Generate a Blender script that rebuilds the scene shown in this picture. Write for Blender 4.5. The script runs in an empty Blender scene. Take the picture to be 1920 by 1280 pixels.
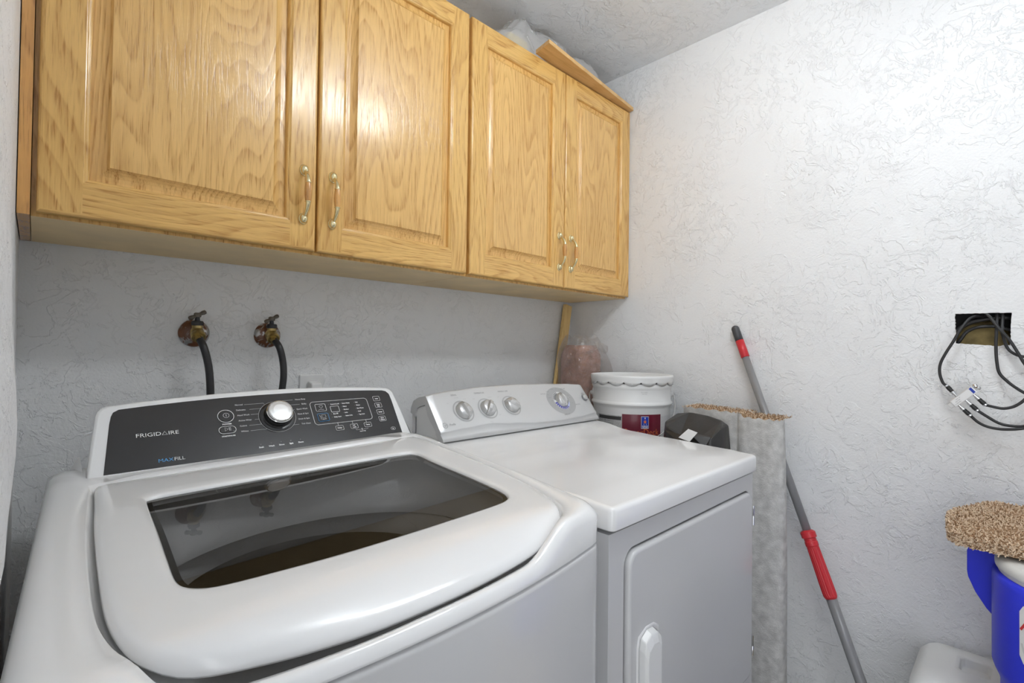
import bpy, bmesh, math, random
from mathutils import Vector, Matrix, geometry
random.seed(7)
sc = bpy.context.scene
COL = sc.collection

# ------------------------------------------------------------------ camera, world, light, exposure
YAW, PITCH, ROLL, FPX = 44.0423, 0.8053, 0.7046, 925.9
CAM = Vector((0.0, -1.4532, 1.1918))
cd = bpy.data.cameras.new('camera'); cam = bpy.data.objects.new('camera', cd); COL.objects.link(cam)
cd.sensor_width = 36.0; cd.lens = FPX * 36.0 / 1920.0; cd.clip_start = 0.005
_y, _p, _r = (math.radians(a) for a in (YAW, PITCH, ROLL))
F = Vector((math.sin(_y)*math.cos(_p), math.cos(_y)*math.cos(_p), math.sin(_p)))
R = Vector((math.cos(_y), -math.sin(_y), 0)); U = R.cross(F)
R2 = R*math.cos(_r) + U*math.sin(_r); U2 = U*math.cos(_r) - R*math.sin(_r)
m = Matrix((R2, U2, -F)).transposed().to_4x4(); m.translation = CAM
cam.matrix_world = m
sc.camera = cam
sc.view_settings.view_transform = 'Standard'; sc.view_settings.look = 'None'
sc.view_settings.gamma = 1.0; sc.view_settings.use_curve_mapping = False
sc.view_settings.exposure = 0.92

w = bpy.data.worlds.new('world'); sc.world = w; w.use_nodes = True
w.node_tree.nodes['Background'].inputs[0].default_value = (0.94, 0.97, 1.0, 1)
w.node_tree.nodes['Background'].inputs[1].default_value = 1.3
LAMP_STRENGTH = 18.5
LAMP_AT = (.93, -1.29)

# ------------------------------------------------------------------ room numbers
XL, XR, H, YF = -0.0266, 1.7778, 2.3568, -3.70

# ------------------------------------------------------------------ helpers
def tag(o, label=None, cat=None, group=None, kind=None):
    if label: o['label'] = label
    if cat: o['category'] = cat
    if group: o['group'] = group
    if kind: o['kind'] = kind
    return o

def empty(name, loc, label, cat, group=None):
    o = bpy.data.objects.new(name, None); COL.objects.link(o); o.location = loc
    o.empty_display_size = 0.05
    return tag(o, label, cat, group)

class MB:
    """collects geometry, becomes one mesh object; world coordinates"""
    def __init__(s): s.v = []; s.f = []; s.m = []; s.sm = []
    def add(s, vs, fs, mi=0, smooth=False):
        b = len(s.v); s.v += [tuple(v) for v in vs]
        for f in fs: s.f.append(tuple(b+i for i in f)); s.m.append(mi); s.sm.append(smooth)
    def box(s, a, b, mi=0):
        x0, y0, z0 = a; x1, y1, z1 = b
        s.add([(x0,y0,z0),(x1,y0,z0),(x1,y1,z0),(x0,y1,z0),(x0,y0,z1),(x1,y0,z1),(x1,y1,z1),(x0,y1,z1)],
              [(0,3,2,1),(4,5,6,7),(0,1,5,4),(1,2,6,5),(2,3,7,6),(3,0,4,7)], mi)
    def loft(s, loops, mi=0, closed=True, smooth=True, cap0=False, cap1=False):
        n = len(loops[0]); vs = [p for l in loops for p in l]; fs = []; 
        for k in range(len(loops)-1):
            for i in range(n if closed else n-1):
                j = (i+1) % n
                fs.append((k*n+i, k*n+j, (k+1)*n+j, (k+1)*n+i))
        b = len(s.v)
        s.add(vs, fs, mi, smooth)
        if cap0: s.f.append(tuple(b+i for i in range(n))[::-1]); s.m.append(mi); s.sm.append(False)
        if cap1: s.f.append(tuple(b+(len(loops)-1)*n+i for i in range(n))); s.m.append(mi); s.sm.append(False)
    def tube(s, pts, r, seg=12, mi=0, caps=True, rad=None):
        pts = [Vector(p) for p in pts]; loops = []; up = None
        for i, p in enumerate(pts):
            t = (pts[min(i+1, len(pts)-1)] - pts[max(i-1, 0)]).normalized()
            if up is None:
                up = Vector((0,0,1)) if abs(t.z) < .9 else Vector((1,0,0))
            a = t.cross(up).normalized(); b = a.cross(t).normalized(); up = b
            rr = rad[i] if rad else r
            loops.append([p + (a*math.cos(q) + b*math.sin(q))*rr for q in [2*math.pi*k/seg for k in range(seg)]])
        s.loft(loops, mi, cap0=caps, cap1=caps)
    def lathe(s, c, axis, prof, seg=32, mi=0, up=None, ex=1.0, mis=None):
        """prof: list of (radius, height along axis)"""
        axis = Vector(axis).normalized(); c = Vector(c)
        u = Vector(up) if up else (Vector((0,0,1)) if abs(axis.z) < .9 else Vector((1,0,0)))
        a = axis.cross(u).normalized(); b = a.cross(axis).normalized()
        loops = [[c + axis*h + (a*math.cos(q)*ex + b*math.sin(q))*r for q in [2*math.pi*k/seg for k in range(seg)]] for r, h in prof]
        if mis:
            for k in range(len(loops)-1): s.loft(loops[k:k+2], mis[k])
        else: s.loft(loops, mi)
        for l, rev in ((loops[0], 1), (loops[-1], 0)):
            bb = len(s.v); s.v += [tuple(p) for p in l]
            f = tuple(range(bb, bb+seg)); s.f.append(f[::-1] if rev else f)
            s.m.append((mis[0] if rev else mis[-1]) if mis else mi); s.sm.append(False)
    def ball(s, c, r, mi=0, seg=14, sc=(1,1,1)):
        loops = []
        for k in range(1, seg//2):
            th = math.pi*k/(seg//2)
            loops.append([(c[0]+r*sc[0]*math.sin(th)*math.cos(q), c[1]+r*sc[1]*math.sin(th)*math.sin(q), c[2]-r*sc[2]*math.cos(th)) for q in [2*math.pi*i/seg for i in range(seg)]])
        s.loft(loops, mi, cap0=True, cap1=True)
    def build(s, name, mats, parent=None, bevel=0, subdiv=0, merge=False, segs=2):
        me = bpy.data.meshes.new(name); me.from_pydata(s.v, [], s.f)
        mats = mats if isinstance(mats, (list, tuple)) else [mats]
        for mt in mats: me.materials.append(mt)
        me.polygons.foreach_set('material_index', s.m)
        me.polygons.foreach_set('use_smooth', s.sm)
        bm = bmesh.new(); bm.from_mesh(me)
        if merge: bmesh.ops.remove_doubles(bm, verts=bm.verts, dist=1e-5)
        bmesh.ops.recalc_face_normals(bm, faces=bm.faces)
        bm.to_mesh(me); bm.free(); me.update()
        o = bpy.data.objects.new(name, me); COL.objects.link(o)
        if parent:
            o.parent = parent; o.matrix_parent_inverse = PW(parent).inverted()
        if bevel:
            b = o.modifiers.new('bevel', 'BEVEL'); b.width = bevel; b.segments = segs; b.limit_method = 'ANGLE'; b.angle_limit = math.radians(40)
        if subdiv:
            b = o.modifiers.new('sub', 'SUBSURF'); b.levels = subdiv; b.render_levels = subdiv
        return o

def PW(o):
    m = Matrix.LocRotScale(o.location, o.rotation_euler, o.scale)
    return (PW(o.parent) @ o.matrix_parent_inverse @ m) if o.parent else m

def copy_tree(o, offset=Vector((0,0,0)), parent=None):
    c = o.copy(); COL.objects.link(c)
    if parent: c.parent = parent
    else: c.location = o.location + offset
    for ch in [q for q in bpy.data.objects if q.parent == o]: copy_tree(ch, parent=c)
    return c

def crom(pts, n=8, closed=False):
    P = [Vector(p) for p in pts]; out = []; N = len(P)
    rng = range(N) if closed else range(N-1)
    for i in rng:
        if closed: a, b, c, d = P[(i-1) % N], P[i], P[(i+1) % N], P[(i+2) % N]
        else: a, b, c, d = P[max(i-1,0)], P[i], P[i+1], P[min(i+2,N-1)]
        for k in range(n):
            t = k/n
            out.append(0.5*((2*b)+(c-a)*t+(2*a-5*b+4*c-d)*t*t+(3*b-a-3*c+d)*t**3))
    if not closed: out.append(P[-1])
    return out

def sstep(a, b, x):
    t = min(max((x-a)/(b-a), 0), 1); return t*t*(3-2*t)
def interp(tab, x):
    if x <= tab[0][0]: return tab[0][1]
    for (a, va), (b, vb) in zip(tab, tab[1:]):
        if x <= b:
            t = (x-a)/(b-a); t = t*t*(3-2*t); return va+(vb-va)*t
    return tab[-1][1]

def text_into(mb, s, fmap, x, y, h, mi=0, align='LEFT', thick=0.0, cap=.0, wide=1.0, bold=0.0, shear=0.0, res=2):
    """letters as faces through fmap(x, y, lift); h is cap height"""
    cu = bpy.data.curves.new('t', 'FONT'); cu.body = s; cu.size = h/0.70; cu.align_x = align
    cu.resolution_u = res; cu.fill_mode = 'FRONT'; cu.offset = bold; cu.shear = shear
    ob = bpy.data.objects.new('t', cu); COL.objects.link(ob)
    dg = bpy.context.evaluated_depsgraph_get(); dg.update()
    me = bpy.data.meshes.new_from_object(ob.evaluated_get(dg))
    vs = [fmap(x+v.co.x*wide, y+v.co.y, cap) for v in me.vertices]
    fs = [tuple(p.vertices) for p in me.polygons]
    mb.add(vs, fs, mi, False)
    xe = x+max([v.co.x for v in me.vertices] or [0])*wide
    bpy.data.objects.remove(ob); bpy.data.curves.remove(cu); bpy.data.meshes.remove(me)
    return xe

def stroke_into(mb, pts, fmap, wd, mi=0, closed=False, cap=.0):
    P = [Vector((p[0], p[1])) for p in pts]; N = len(P); L = []; Rr = []
    for i in range(N):
        a = P[(i-1) % N] if (closed or i > 0) else P[i]; b = P[(i+1) % N] if (closed or i < N-1) else P[i]
        t = (b-a).normalized(); n = Vector((-t.y, t.x))*wd/2
        L.append(P[i]+n); Rr.append(P[i]-n)
    vs = [fmap(p.x, p.y, cap) for p in L] + [fmap(p.x, p.y, cap) for p in Rr]
    fs = [(i, (i+1) % N, N+(i+1) % N, N+i) for i in range(N if closed else N-1)]
    mb.add(vs, fs, mi, False)

def rrect(cx, cy, w, h, r, n=6):
    out = []
    for sx, sy, a0 in ((1,1,0),(-1,1,90),(-1,-1,180),(1,-1,270)):
        for k in range(n+1):
            a = math.radians(a0+90*k/n)
            out.append((cx+sx*(w/2-r)+r*math.cos(a), cy+sy*(h/2-r)+r*math.sin(a)))
    return out
def circ(cx, cy, r, n=32, ry=None):
    return [(cx+r*math.cos(2*math.pi*k/n), cy+(ry or r)*math.sin(2*math.pi*k/n)) for k in range(n)]
def fill_into(mb, pts, fmap, mi=0, cap=0.0):
    mb.add([fmap(p[0], p[1], cap) for p in pts], [tuple(range(len(pts)))], mi, False)
def button_into(mb, pts, fmap, h, mi=0, cx=0, cy=0, top=.92, base=0.0):
    l0 = [fmap(p[0], p[1], base) for p in pts]; l1 = [fmap(p[0], p[1], base+h*.7) for p in pts]
    l2 = [fmap(cx+(p[0]-cx)*top, cy+(p[1]-cy)*top, base+h) for p in pts]
    mb.loft([l0, l1, l2], mi, cap1=True, smooth=False)

# ------------------------------------------------------------------ materials
def new_mat(name):
    m = bpy.data.materials.new(name); m.use_nodes = True
    nt = m.node_tree; b = nt.nodes['Principled BSDF']; return m, nt, b
def plain(name, col, rough=.5, metal=0.0, coat=0.0, spec=.5, noise=0.0, nscale=20, bump=0.0, bscale=200, emit=0):
    m, nt, b = new_mat(name)
    b.inputs['Base Color'].default_value = (*col, 1); b.inputs['Roughness'].default_value = rough
    b.inputs['Metallic'].default_value = metal; b.inputs['Coat Weight'].default_value = coat; b.inputs['Coat Roughness'].default_value = .05
    b.inputs['Specular IOR Level'].default_value = spec
    tc = nt.nodes.new('ShaderNodeTexCoord')
    if noise:
        n = nt.nodes.new('ShaderNodeTexNoise'); n.inputs['Scale'].default_value = nscale; n.inputs['Detail'].default_value = 4
        nt.links.new(tc.outputs['Object'], n.inputs['Vector'])
        mr = nt.nodes.new('ShaderNodeMapRange'); mr.inputs[1].default_value = .3; mr.inputs[2].default_value = .7
        mr.inputs[3].default_value = 1-noise; mr.inputs[4].default_value = 1+noise*.5
        nt.links.new(n.outputs['Fac'], mr.inputs[0])
        mx = nt.nodes.new('ShaderNodeVectorMath'); mx.operation = 'SCALE'; mx.inputs[0].default_value = col
        nt.links.new(mr.outputs[0], mx.inputs['Scale']); nt.links.new(mx.outputs[0], b.inputs['Base Color'])
    if bump:
        n = nt.nodes.new('ShaderNodeTexNoise'); n.inputs['Scale'].default_value = bscale; n.inputs['Detail'].default_value = 3
        nt.links.new(tc.outputs['Object'], n.inputs['Vector'])
        bp = nt.nodes.new('ShaderNodeBump'); bp.inputs['Strength'].default_value = bump; bp.inputs['Distance'].default_value = .002
        nt.links.new(n.outputs['Fac'], bp.inputs['Height']); nt.links.new(bp.outputs[0], b.inputs['Normal'])
    if emit:
        b.inputs['Emission Color'].default_value = (.93, .975, 1, 1); b.inputs['Emission Strength'].default_value = emit
    return m

def trowel(name, col, strength, scale, rough=.42, lo=.52):
    """skip-trowel plaster: thin raised edges of flattened mud, clustered"""
    m, nt, b = new_mat(name); N = nt.nodes; L = nt.links
    b.inputs['Base Color'].default_value = (*col, 1); b.inputs['Roughness'].default_value = rough
    tc = N.new('ShaderNodeTexCoord')
    def noise(sc_, det, dist, off, rough_=.5):
        mp = N.new('ShaderNodeMapping'); mp.inputs['Location'].default_value = off; L.new(tc.outputs['Object'], mp.inputs[0])
        n = N.new('ShaderNodeTexNoise'); n.inputs['Scale'].default_value = sc_; n.inputs['Detail'].default_value = det
        n.inputs['Distortion'].default_value = dist; n.inputs['Roughness'].default_value = rough_
        L.new(mp.outputs[0], n.inputs['Vector']); return n.outputs['Fac']
    def mr(src, a, b_, c=0, d=1, smooth=True):
        q = N.new('ShaderNodeMapRange'); q.interpolation_type = 'SMOOTHSTEP' if smooth else 'LINEAR'
        for i, v in enumerate((a, b_, c, d)): q.inputs[i+1].default_value = v
        L.new(src, q.inputs[0]); return q.outputs[0]
    def math_(op, a, b_):
        q = N.new('ShaderNodeMath'); q.operation = op
        for i, v in enumerate((a, b_)):
            if isinstance(v, (int, float)): q.inputs[i].default_value = v
            else: L.new(v, q.inputs[i])
        return q.outputs[0]
    p1 = mr(noise(scale, 5, .9, (0,0,0), .62), .495, .525)
    p2 = mr(noise(scale*1.8, 5, .6, (3.1,1.7,5.2), .62), .535, .565)
    p3 = mr(noise(scale*.8, 4, 1.3, (7.7,4.4,1.3), .6), .555, .58)
    mask = mr(noise(scale*.28, 3, .3, (9,2,4)), lo-.08, lo+.08)
    mask2 = mr(noise(scale*.35, 3, .3, (1,8,3)), lo-.06, lo+.10)
    a = math_('MULTIPLY', p1, mask); c = math_('MULTIPLY', p2, mask2)
    h = math_('ADD', math_('ADD', a, math_('MULTIPLY', c, .8)), math_('MULTIPLY', p3, .45))
    h = math_('ADD', h, math_('MULTIPLY', noise(scale*12, 4, 0, (2,2,2)), .35))
    h = math_('ADD', h, math_('MULTIPLY', noise(scale*.5, 2, 0, (5,2,2)), 1.2))
    bp = N.new('ShaderNodeBump'); bp.inputs['Strength'].default_value = strength; bp.inputs['Distance'].default_value = .0065
    L.new(h, bp.inputs['Height']); L.new(bp.outputs[0], b.inputs['Normal'])
    return m

def oak(name, axis='Z', seed=0.0, light=(.80,.49,.155), dark=(.46,.215,.045), ring=9.0, rough=.26, amp=1.0, coat=.35):
    """lacquered oak; grain runs along the axis"""
    m, nt, b = new_mat(name); N = nt.nodes; L = nt.links
    b.inputs['Roughness'].default_value = rough; b.inputs['Coat Weight'].default_value = coat; b.inputs['Coat Roughness'].default_value = .12
    tc = N.new('ShaderNodeTexCoord')
    def mapped(sc_, off=(0,0,0)):
        mp = N.new('ShaderNodeMapping'); L.new(tc.outputs['Object'], mp.inputs[0])
        s_ = {'Z': (sc_[0], sc_[0], sc_[1]), 'X': (sc_[1], sc_[0], sc_[0]), 'Y': (sc_[0], sc_[1], sc_[0])}[axis]
        mp.inputs['Scale'].default_value = s_; mp.inputs['Location'].default_value = (seed+off[0], seed*1.7+off[1], seed*.6+off[2]); return mp.outputs[0]
    def noise(v, sc_, det=2, dist=0, rg=.5):
        n = N.new('ShaderNodeTexNoise'); n.inputs['Scale'].default_value = sc_; n.inputs['Detail'].default_value = det
        n.inputs['Distortion'].default_value = dist; n.inputs['Roughness'].default_value = rg; L.new(v, n.inputs['Vector']); return n.outputs['Fac']
    def mth(op, a, b_=0.0):
        q = N.new('ShaderNodeMath'); q.operation = op
        for i, v in enumerate((a, b_)):
            if isinstance(v, (int, float)): q.inputs[i].default_value = v
            else: L.new(v, q.inputs[i])
        return q.outputs[0]
    def mr(src, a, b_, c=0.0, d=1.0):
        q = N.new('ShaderNodeMapRange')
        for i, v in enumerate((a, b_, c, d)): q.inputs[i+1].default_value = v
        L.new(src, q.inputs[0]); return q.outputs[0]
    field = mth('ADD', mth('MULTIPLY', noise(mapped((3.2, .55)), 1.6, 1.5, .2), ring*3.4), mth('MULTIPLY', noise(mapped((14, 3)), 2.0, 2), .55))
    ringv = mth('FRACT', field)
    saw = mth('MULTIPLY', mr(ringv, 0, .82), mr(ringv, 1.0, .86))
    fine = noise(mapped((62, 3.2)), 3.0, 4, 0, .65)
    pores = mr(noise(mapped((210, 9)), 2.2, 3), .53, .68)
    broad = noise(mapped((5, 1.2), (4, 2, 1)), 1.2, 2)
    # dark pores gather in the early-wood band of each ring
    dk = mth('ADD', mth('MULTIPLY', mth('MULTIPLY', saw, saw), .34*amp), mth('MULTIPLY', pores, mth('ADD', mth('MULTIPLY', saw, .75), .12)))
    dk = mth('ADD', dk, mr(fine, .32, .68, -.16, .26))
    dk = mth('ADD', dk, mr(broad, .3, .7, -.14, .16))
    mix = N.new('ShaderNodeMix'); mix.data_type = 'RGBA'; mix.clamp_factor = True
    mix.inputs['A'].default_value = (*light, 1); mix.inputs['B'].default_value = (*dark, 1)
    L.new(dk, mix.inputs['Factor']); L.new(mix.outputs['Result'], b.inputs['Base Color'])
    bp = N.new('ShaderNodeBump'); bp.inputs['Strength'].default_value = .22; bp.inputs['Distance'].default_value = .0006; bp.invert = True
    L.new(mth('ADD', pores, mth('MULTIPLY', saw, .6)), bp.inputs['Height']); L.new(bp.outputs[0], b.inputs['Normal'])
    L.new(bp.outputs[0], b.inputs['Coat Normal'])
    return m

M = {}
M['wall'] = trowel('wall_paint', (.84,.845,.85), .48, 14, rough=.48)
M['ceil'] = trowel('ceiling_paint', (.87,.90,.935), .55, 13, rough=.45, lo=.46)
M['floor'] = plain('floor_vinyl', (.26,.25,.24), .5, noise=.2, nscale=6)
M['oakZ'] = oak('oak_upright', 'Z', 0.0)
M['oakZ2'] = oak('oak_upright_panel', 'Z', 3.7, ring=12, light=(.82,.505,.175), dark=(.48,.23,.05))
M['oakX'] = oak('oak_rail', 'X', 5.1, ring=10)
M['oakF'] = oak('oak_filler', 'Z', 9.3, light=(.75,.39,.12), dark=(.40,.18,.055), ring=5)
M['oakU'] = plain('cabinet_underside', (.90,.68,.37), .5, noise=.12, nscale=9)
M['pine'] = oak('pine_strip', 'Z', 2.2, light=(.86,.62,.27), dark=(.70,.44,.16), ring=4, rough=.5, coat=0)
M['board'] = oak('board_oak', 'X', 7.2, light=(.76,.48,.20), dark=(.56,.31,.10), ring=5, rough=.4, coat=.1)
M['white'] = plain('white_enamel', (.89,.89,.89), .16, coat=.5)
M['whitep'] = plain('white_plastic', (.78,.78,.775), .32, coat=.1)
M['whitem'] = plain('white_moulded_plastic', (.74,.74,.72), .45, bump=.15, bscale=400)
M['body'] = plain('shaded_white_steel', (.60,.60,.605), .25, coat=.3)  # same white as the machine tops, darkened to carry the fronts' shade
M['black'] = plain('black_gloss_panel', (.018,.018,.02), .13, coat=.6)
M['blackp'] = plain('black_plastic', (.02,.02,.02), .4)
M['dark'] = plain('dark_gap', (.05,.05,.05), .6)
M['ink'] = plain('white_print', (.85,.85,.85), .5)
M['inkblue'] = plain('blue_print', (.08,.36,.72), .5)
M['inkgrey'] = plain('grey_print', (.22,.22,.23), .5)
M['inkring'] = plain('pale_grey_print', (.44,.44,.44), .4)
M['inknavy'] = plain('navy_print', (.08,.08,.42), .4)
M['inklil'] = plain('lilac_print', (.56,.60,.90), .4)
M['chrome'] = plain('chrome', (.82,.82,.82), .12, metal=1)
M['satin'] = plain('satin_metal', (.80,.80,.80), .3, metal=.75)
M['silver'] = plain('silver_paint', (.66,.66,.66), .30, metal=.35, coat=.2)
M['silverk'] = plain('silver_knob', (.62,.62,.62), .25, metal=.55, coat=.3)
M['brass'] = plain('polished_brass', (.80,.70,.42), .26, metal=1, noise=.1, nscale=60)
M['oldbrass'] = plain('old_brass', (.50,.38,.16), .38, metal=.9, noise=.4, nscale=70)
M['oldmetal'] = plain('tarnished_metal', (.20,.18,.155), .5, metal=.7, noise=.4, nscale=90)
M['darknut'] = plain('dark_nut', (.05,.05,.055), .5, metal=.4)
M['rubber'] = plain('black_rubber', (.022,.022,.024), .42, bump=.1, bscale=300)
M['tub'] = plain('tub_grey', (.66,.66,.66), .4)
M['steel'] = plain('basket_grey', (.72,.72,.72), .4)
M['grey'] = plain('grey_coated_tube', (.26,.26,.265), .38, coat=.2)
M['greyd'] = plain('charcoal_plastic', (.07,.07,.075), .45)
M['red'] = plain('red_plastic', (.62,.03,.04), .4)
M['blue'] = plain('blue_cooler_plastic', (.03,.045,.80), .42, bump=.12, bscale=500)
M['maroon'] = plain('maroon_label', (.16,.012,.03), .3, coat=.3)
M['orange'] = plain('orange_print', (.80,.20,.06), .5)
M['labelblue'] = plain('label_blue', (.015,.05,.42), .4)
M['labelgrey'] = plain('label_small_print', (.55,.55,.55), .5, noise=.5, nscale=500)
M['labelpale'] = plain('label_pale_print', (.72,.72,.715), .5, noise=.15, nscale=400)
M['labelblk'] = plain('label_band', (.05,.05,.05), .5)
M['bucket'] = plain('bucket_white', (.80,.80,.79), .3, coat=.2)
M['tan'] = plain('carpet_tan', (.52,.36,.23), .9, spec=.1)
M['tan2'] = plain('carpet_beige', (.78,.62,.46), .9, spec=.1)
M['tan3'] = plain('carpet_brown', (.30,.18,.10), .9, spec=.1)
M['backing'] = plain('carpet_backing', (.64,.63,.61), .95, noise=.22, nscale=45, bump=.9, bscale=260, spec=.1)
M['bagblk'] = plain('black_bag_fabric', (.035,.033,.032), .34, noise=.2, nscale=30, bump=1.0, bscale=22)
M['paperw'] = plain('white_tag', (.82,.82,.82), .5)
M['brown'] = plain('brown_pad', (.44,.22,.155), .8, noise=.35, nscale=25, bump=.5, bscale=60)
M['yellow'] = plain('yellow_sponge', (.80,.62,.16), .8, noise=.15, nscale=60, bump=.4, bscale=200)
M['brasscav'] = plain('cavity_insulation', (.36,.27,.11), .8, noise=.5, nscale=30)
M['gyp'] = plain('raw_drywall_edge', (.72,.70,.66), .9, bump=.8, bscale=300)
M['wood2'] = plain('plain_pine', (.55,.40,.22), .6, noise=.15, nscale=12)
M['card'] = plain('cardboard', (.42,.31,.20), .8)
M['lamp'] = plain('lit_diffuser', (.9,.9,.9), .5, emit=LAMP_STRENGTH)

def rust_mat():
    m, nt, b = new_mat('rusted_chrome'); N = nt.nodes; L = nt.links
    tc = N.new('ShaderNodeTexCoord'); n = N.new('ShaderNodeTexNoise'); n.inputs['Scale'].default_value = 45; n.inputs['Detail'].default_value = 5
    n.inputs['Distortion'].default_value = .8
    L.new(tc.outputs['Object'], n.inputs['Vector'])
    r = N.new('ShaderNodeValToRGB'); r.color_ramp.elements[0].position = .46; r.color_ramp.elements[1].position = .54
    r.color_ramp.elements[0].color = (.16,.06,.025,1); r.color_ramp.elements[1].color = (.48,.48,.48,1)
    L.new(n.outputs['Fac'], r.inputs[0]); L.new(r.outputs[0], b.inputs['Base Color'])
    mr = N.new('ShaderNodeMapRange'); mr.inputs[1].default_value = .46; mr.inputs[2].default_value = .54
    L.new(n.outputs['Fac'], mr.inputs[0]); L.new(mr.outputs[0], b.inputs['Metallic'])
    b.inputs['Roughness'].default_value = .33
    bp = N.new('ShaderNodeBump'); bp.inputs['Strength'].default_value = .4; bp.inputs['Distance'].default_value = .001
    L.new(n.outputs['Fac'], bp.inputs['Height']); L.new(bp.outputs[0], b.inputs['Normal'])
    return m
M['rust'] = rust_mat()

def glass_mat(name, tint, rough=0.0, film=False, alpha=.5, spec_col=(1,1,1), refl=.06):
    m, nt, b = new_mat(name); N = nt.nodes; L = nt.links; N.remove(b)
    out = [n for n in N if n.type == 'OUTPUT_MATERIAL'][0]
    tr = N.new('ShaderNodeBsdfTransparent'); tr.inputs[0].default_value = (*tint, 1)
    gl = N.new('ShaderNodeBsdfGlossy'); gl.inputs['Roughness'].default_value = rough; gl.inputs['Color'].default_value = (*spec_col, 1)
    lw = N.new('ShaderNodeLayerWeight'); lw.inputs[0].default_value = .5
    pw = N.new('ShaderNodeMath'); pw.operation = 'POWER'; pw.inputs[1].default_value = 5; L.new(lw.outputs['Facing'], pw.inputs[0])
    fr = N.new('ShaderNodeMath'); fr.operation = 'MULTIPLY_ADD'; fr.inputs[1].default_value = .9; fr.inputs[2].default_value = refl; L.new(pw.outputs[0], fr.inputs[0])
    mx = N.new('ShaderNodeMixShader')
    if film:
        tc = N.new('ShaderNodeTexCoord'); n = N.new('ShaderNodeTexNoise'); n.inputs['Scale'].default_value = 22; n.inputs['Detail'].default_value = 5; n.inputs['Distortion'].default_value = 2
        L.new(tc.outputs['Object'], n.inputs['Vector'])
        bp = N.new('ShaderNodeBump'); bp.inputs['Strength'].default_value = 1.0; bp.inputs['Distance'].default_value = .03
        L.new(n.outputs['Fac'], bp.inputs['Height']); L.new(bp.outputs[0], gl.inputs['Normal'])
        df = N.new('ShaderNodeBsdfDiffuse'); df.inputs[0].default_value = (.85,.85,.85,1)
        m2 = N.new('ShaderNodeMixShader'); m2.inputs[0].default_value = alpha
        L.new(tr.outputs[0], m2.inputs[1]); L.new(df.outputs[0], m2.inputs[2])
        L.new(m2.outputs[0], mx.inputs[1])
    else: L.new(tr.outputs[0], mx.inputs[1])
    L.new(fr.outputs[0], mx.inputs[0]); L.new(gl.outputs[0], mx.inputs[2]); L.new(mx.outputs[0], out.inputs[0])
    return m
M['glass'] = glass_mat('smoked_glass', (.50,.50,.50), refl=.075)
M['film'] = glass_mat('clear_plastic_film', (.95,.93,.92), .10, film=True, alpha=.07, refl=.16)
M['film2'] = glass_mat('milky_plastic_bag', (.90,.90,.91), .2, film=True, alpha=.38)

# ------------------------------------------------------------------ the room
b = MB(); b.box((XL-.1, YF, -.1), (XR+.25, .1, 0)); tag(b.build('floor', M['floor']), kind='structure')
b = MB(); b.box((XL-.1, YF, H), (XR+.25, .1, H+.1)); tag(b.build('ceiling', M['ceil']), kind='structure')
b = MB(); b.box((XL-.1, 0, 0), (XR+.25, .1, H)); tag(b.build('wall_back', M['wall']), kind='structure')

def wall_left():
    b = MB(); YD = -1.50; ys = [YD + (0-YD)*i/70 for i in range(71)]; zs = [H*i/70 for i in range(71)]
    A = [(0,0),(.90,0.0),(.985,.0100),(1.10,.0160),(1.24,.0095),(1.36,.0062),(1.6,.0052),(2.36,.004)]
    g = lambda y: math.exp(-((y+.76)/.17)**2)
    vs = [(XL + interp(A, z)*g(y), y, z) for y in ys for z in zs]; n = len(zs)
    fs = [(i*n+j, (i+1)*n+j, (i+1)*n+j+1, i*n+j+1) for i in range(len(ys)-1) for j in range(n-1)]
    b.add(vs, fs, 0, True)
    b.box((XL-.1, YD, 0), (XL-.03, 0, H)); b.box((XL-.1, YD-.001, 0), (XL, YD, H))
    # wall goes on above and beyond the open doorway beside the camera
    b.box((XL-.1, YF, 2.06), (XL, YD-.001, H)); b.box((XL-.1, YF, 0), (XL, -2.45, 2.06))
    tag(b.build('wall_left', M['wall']), kind='structure')
wall_left()

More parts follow.
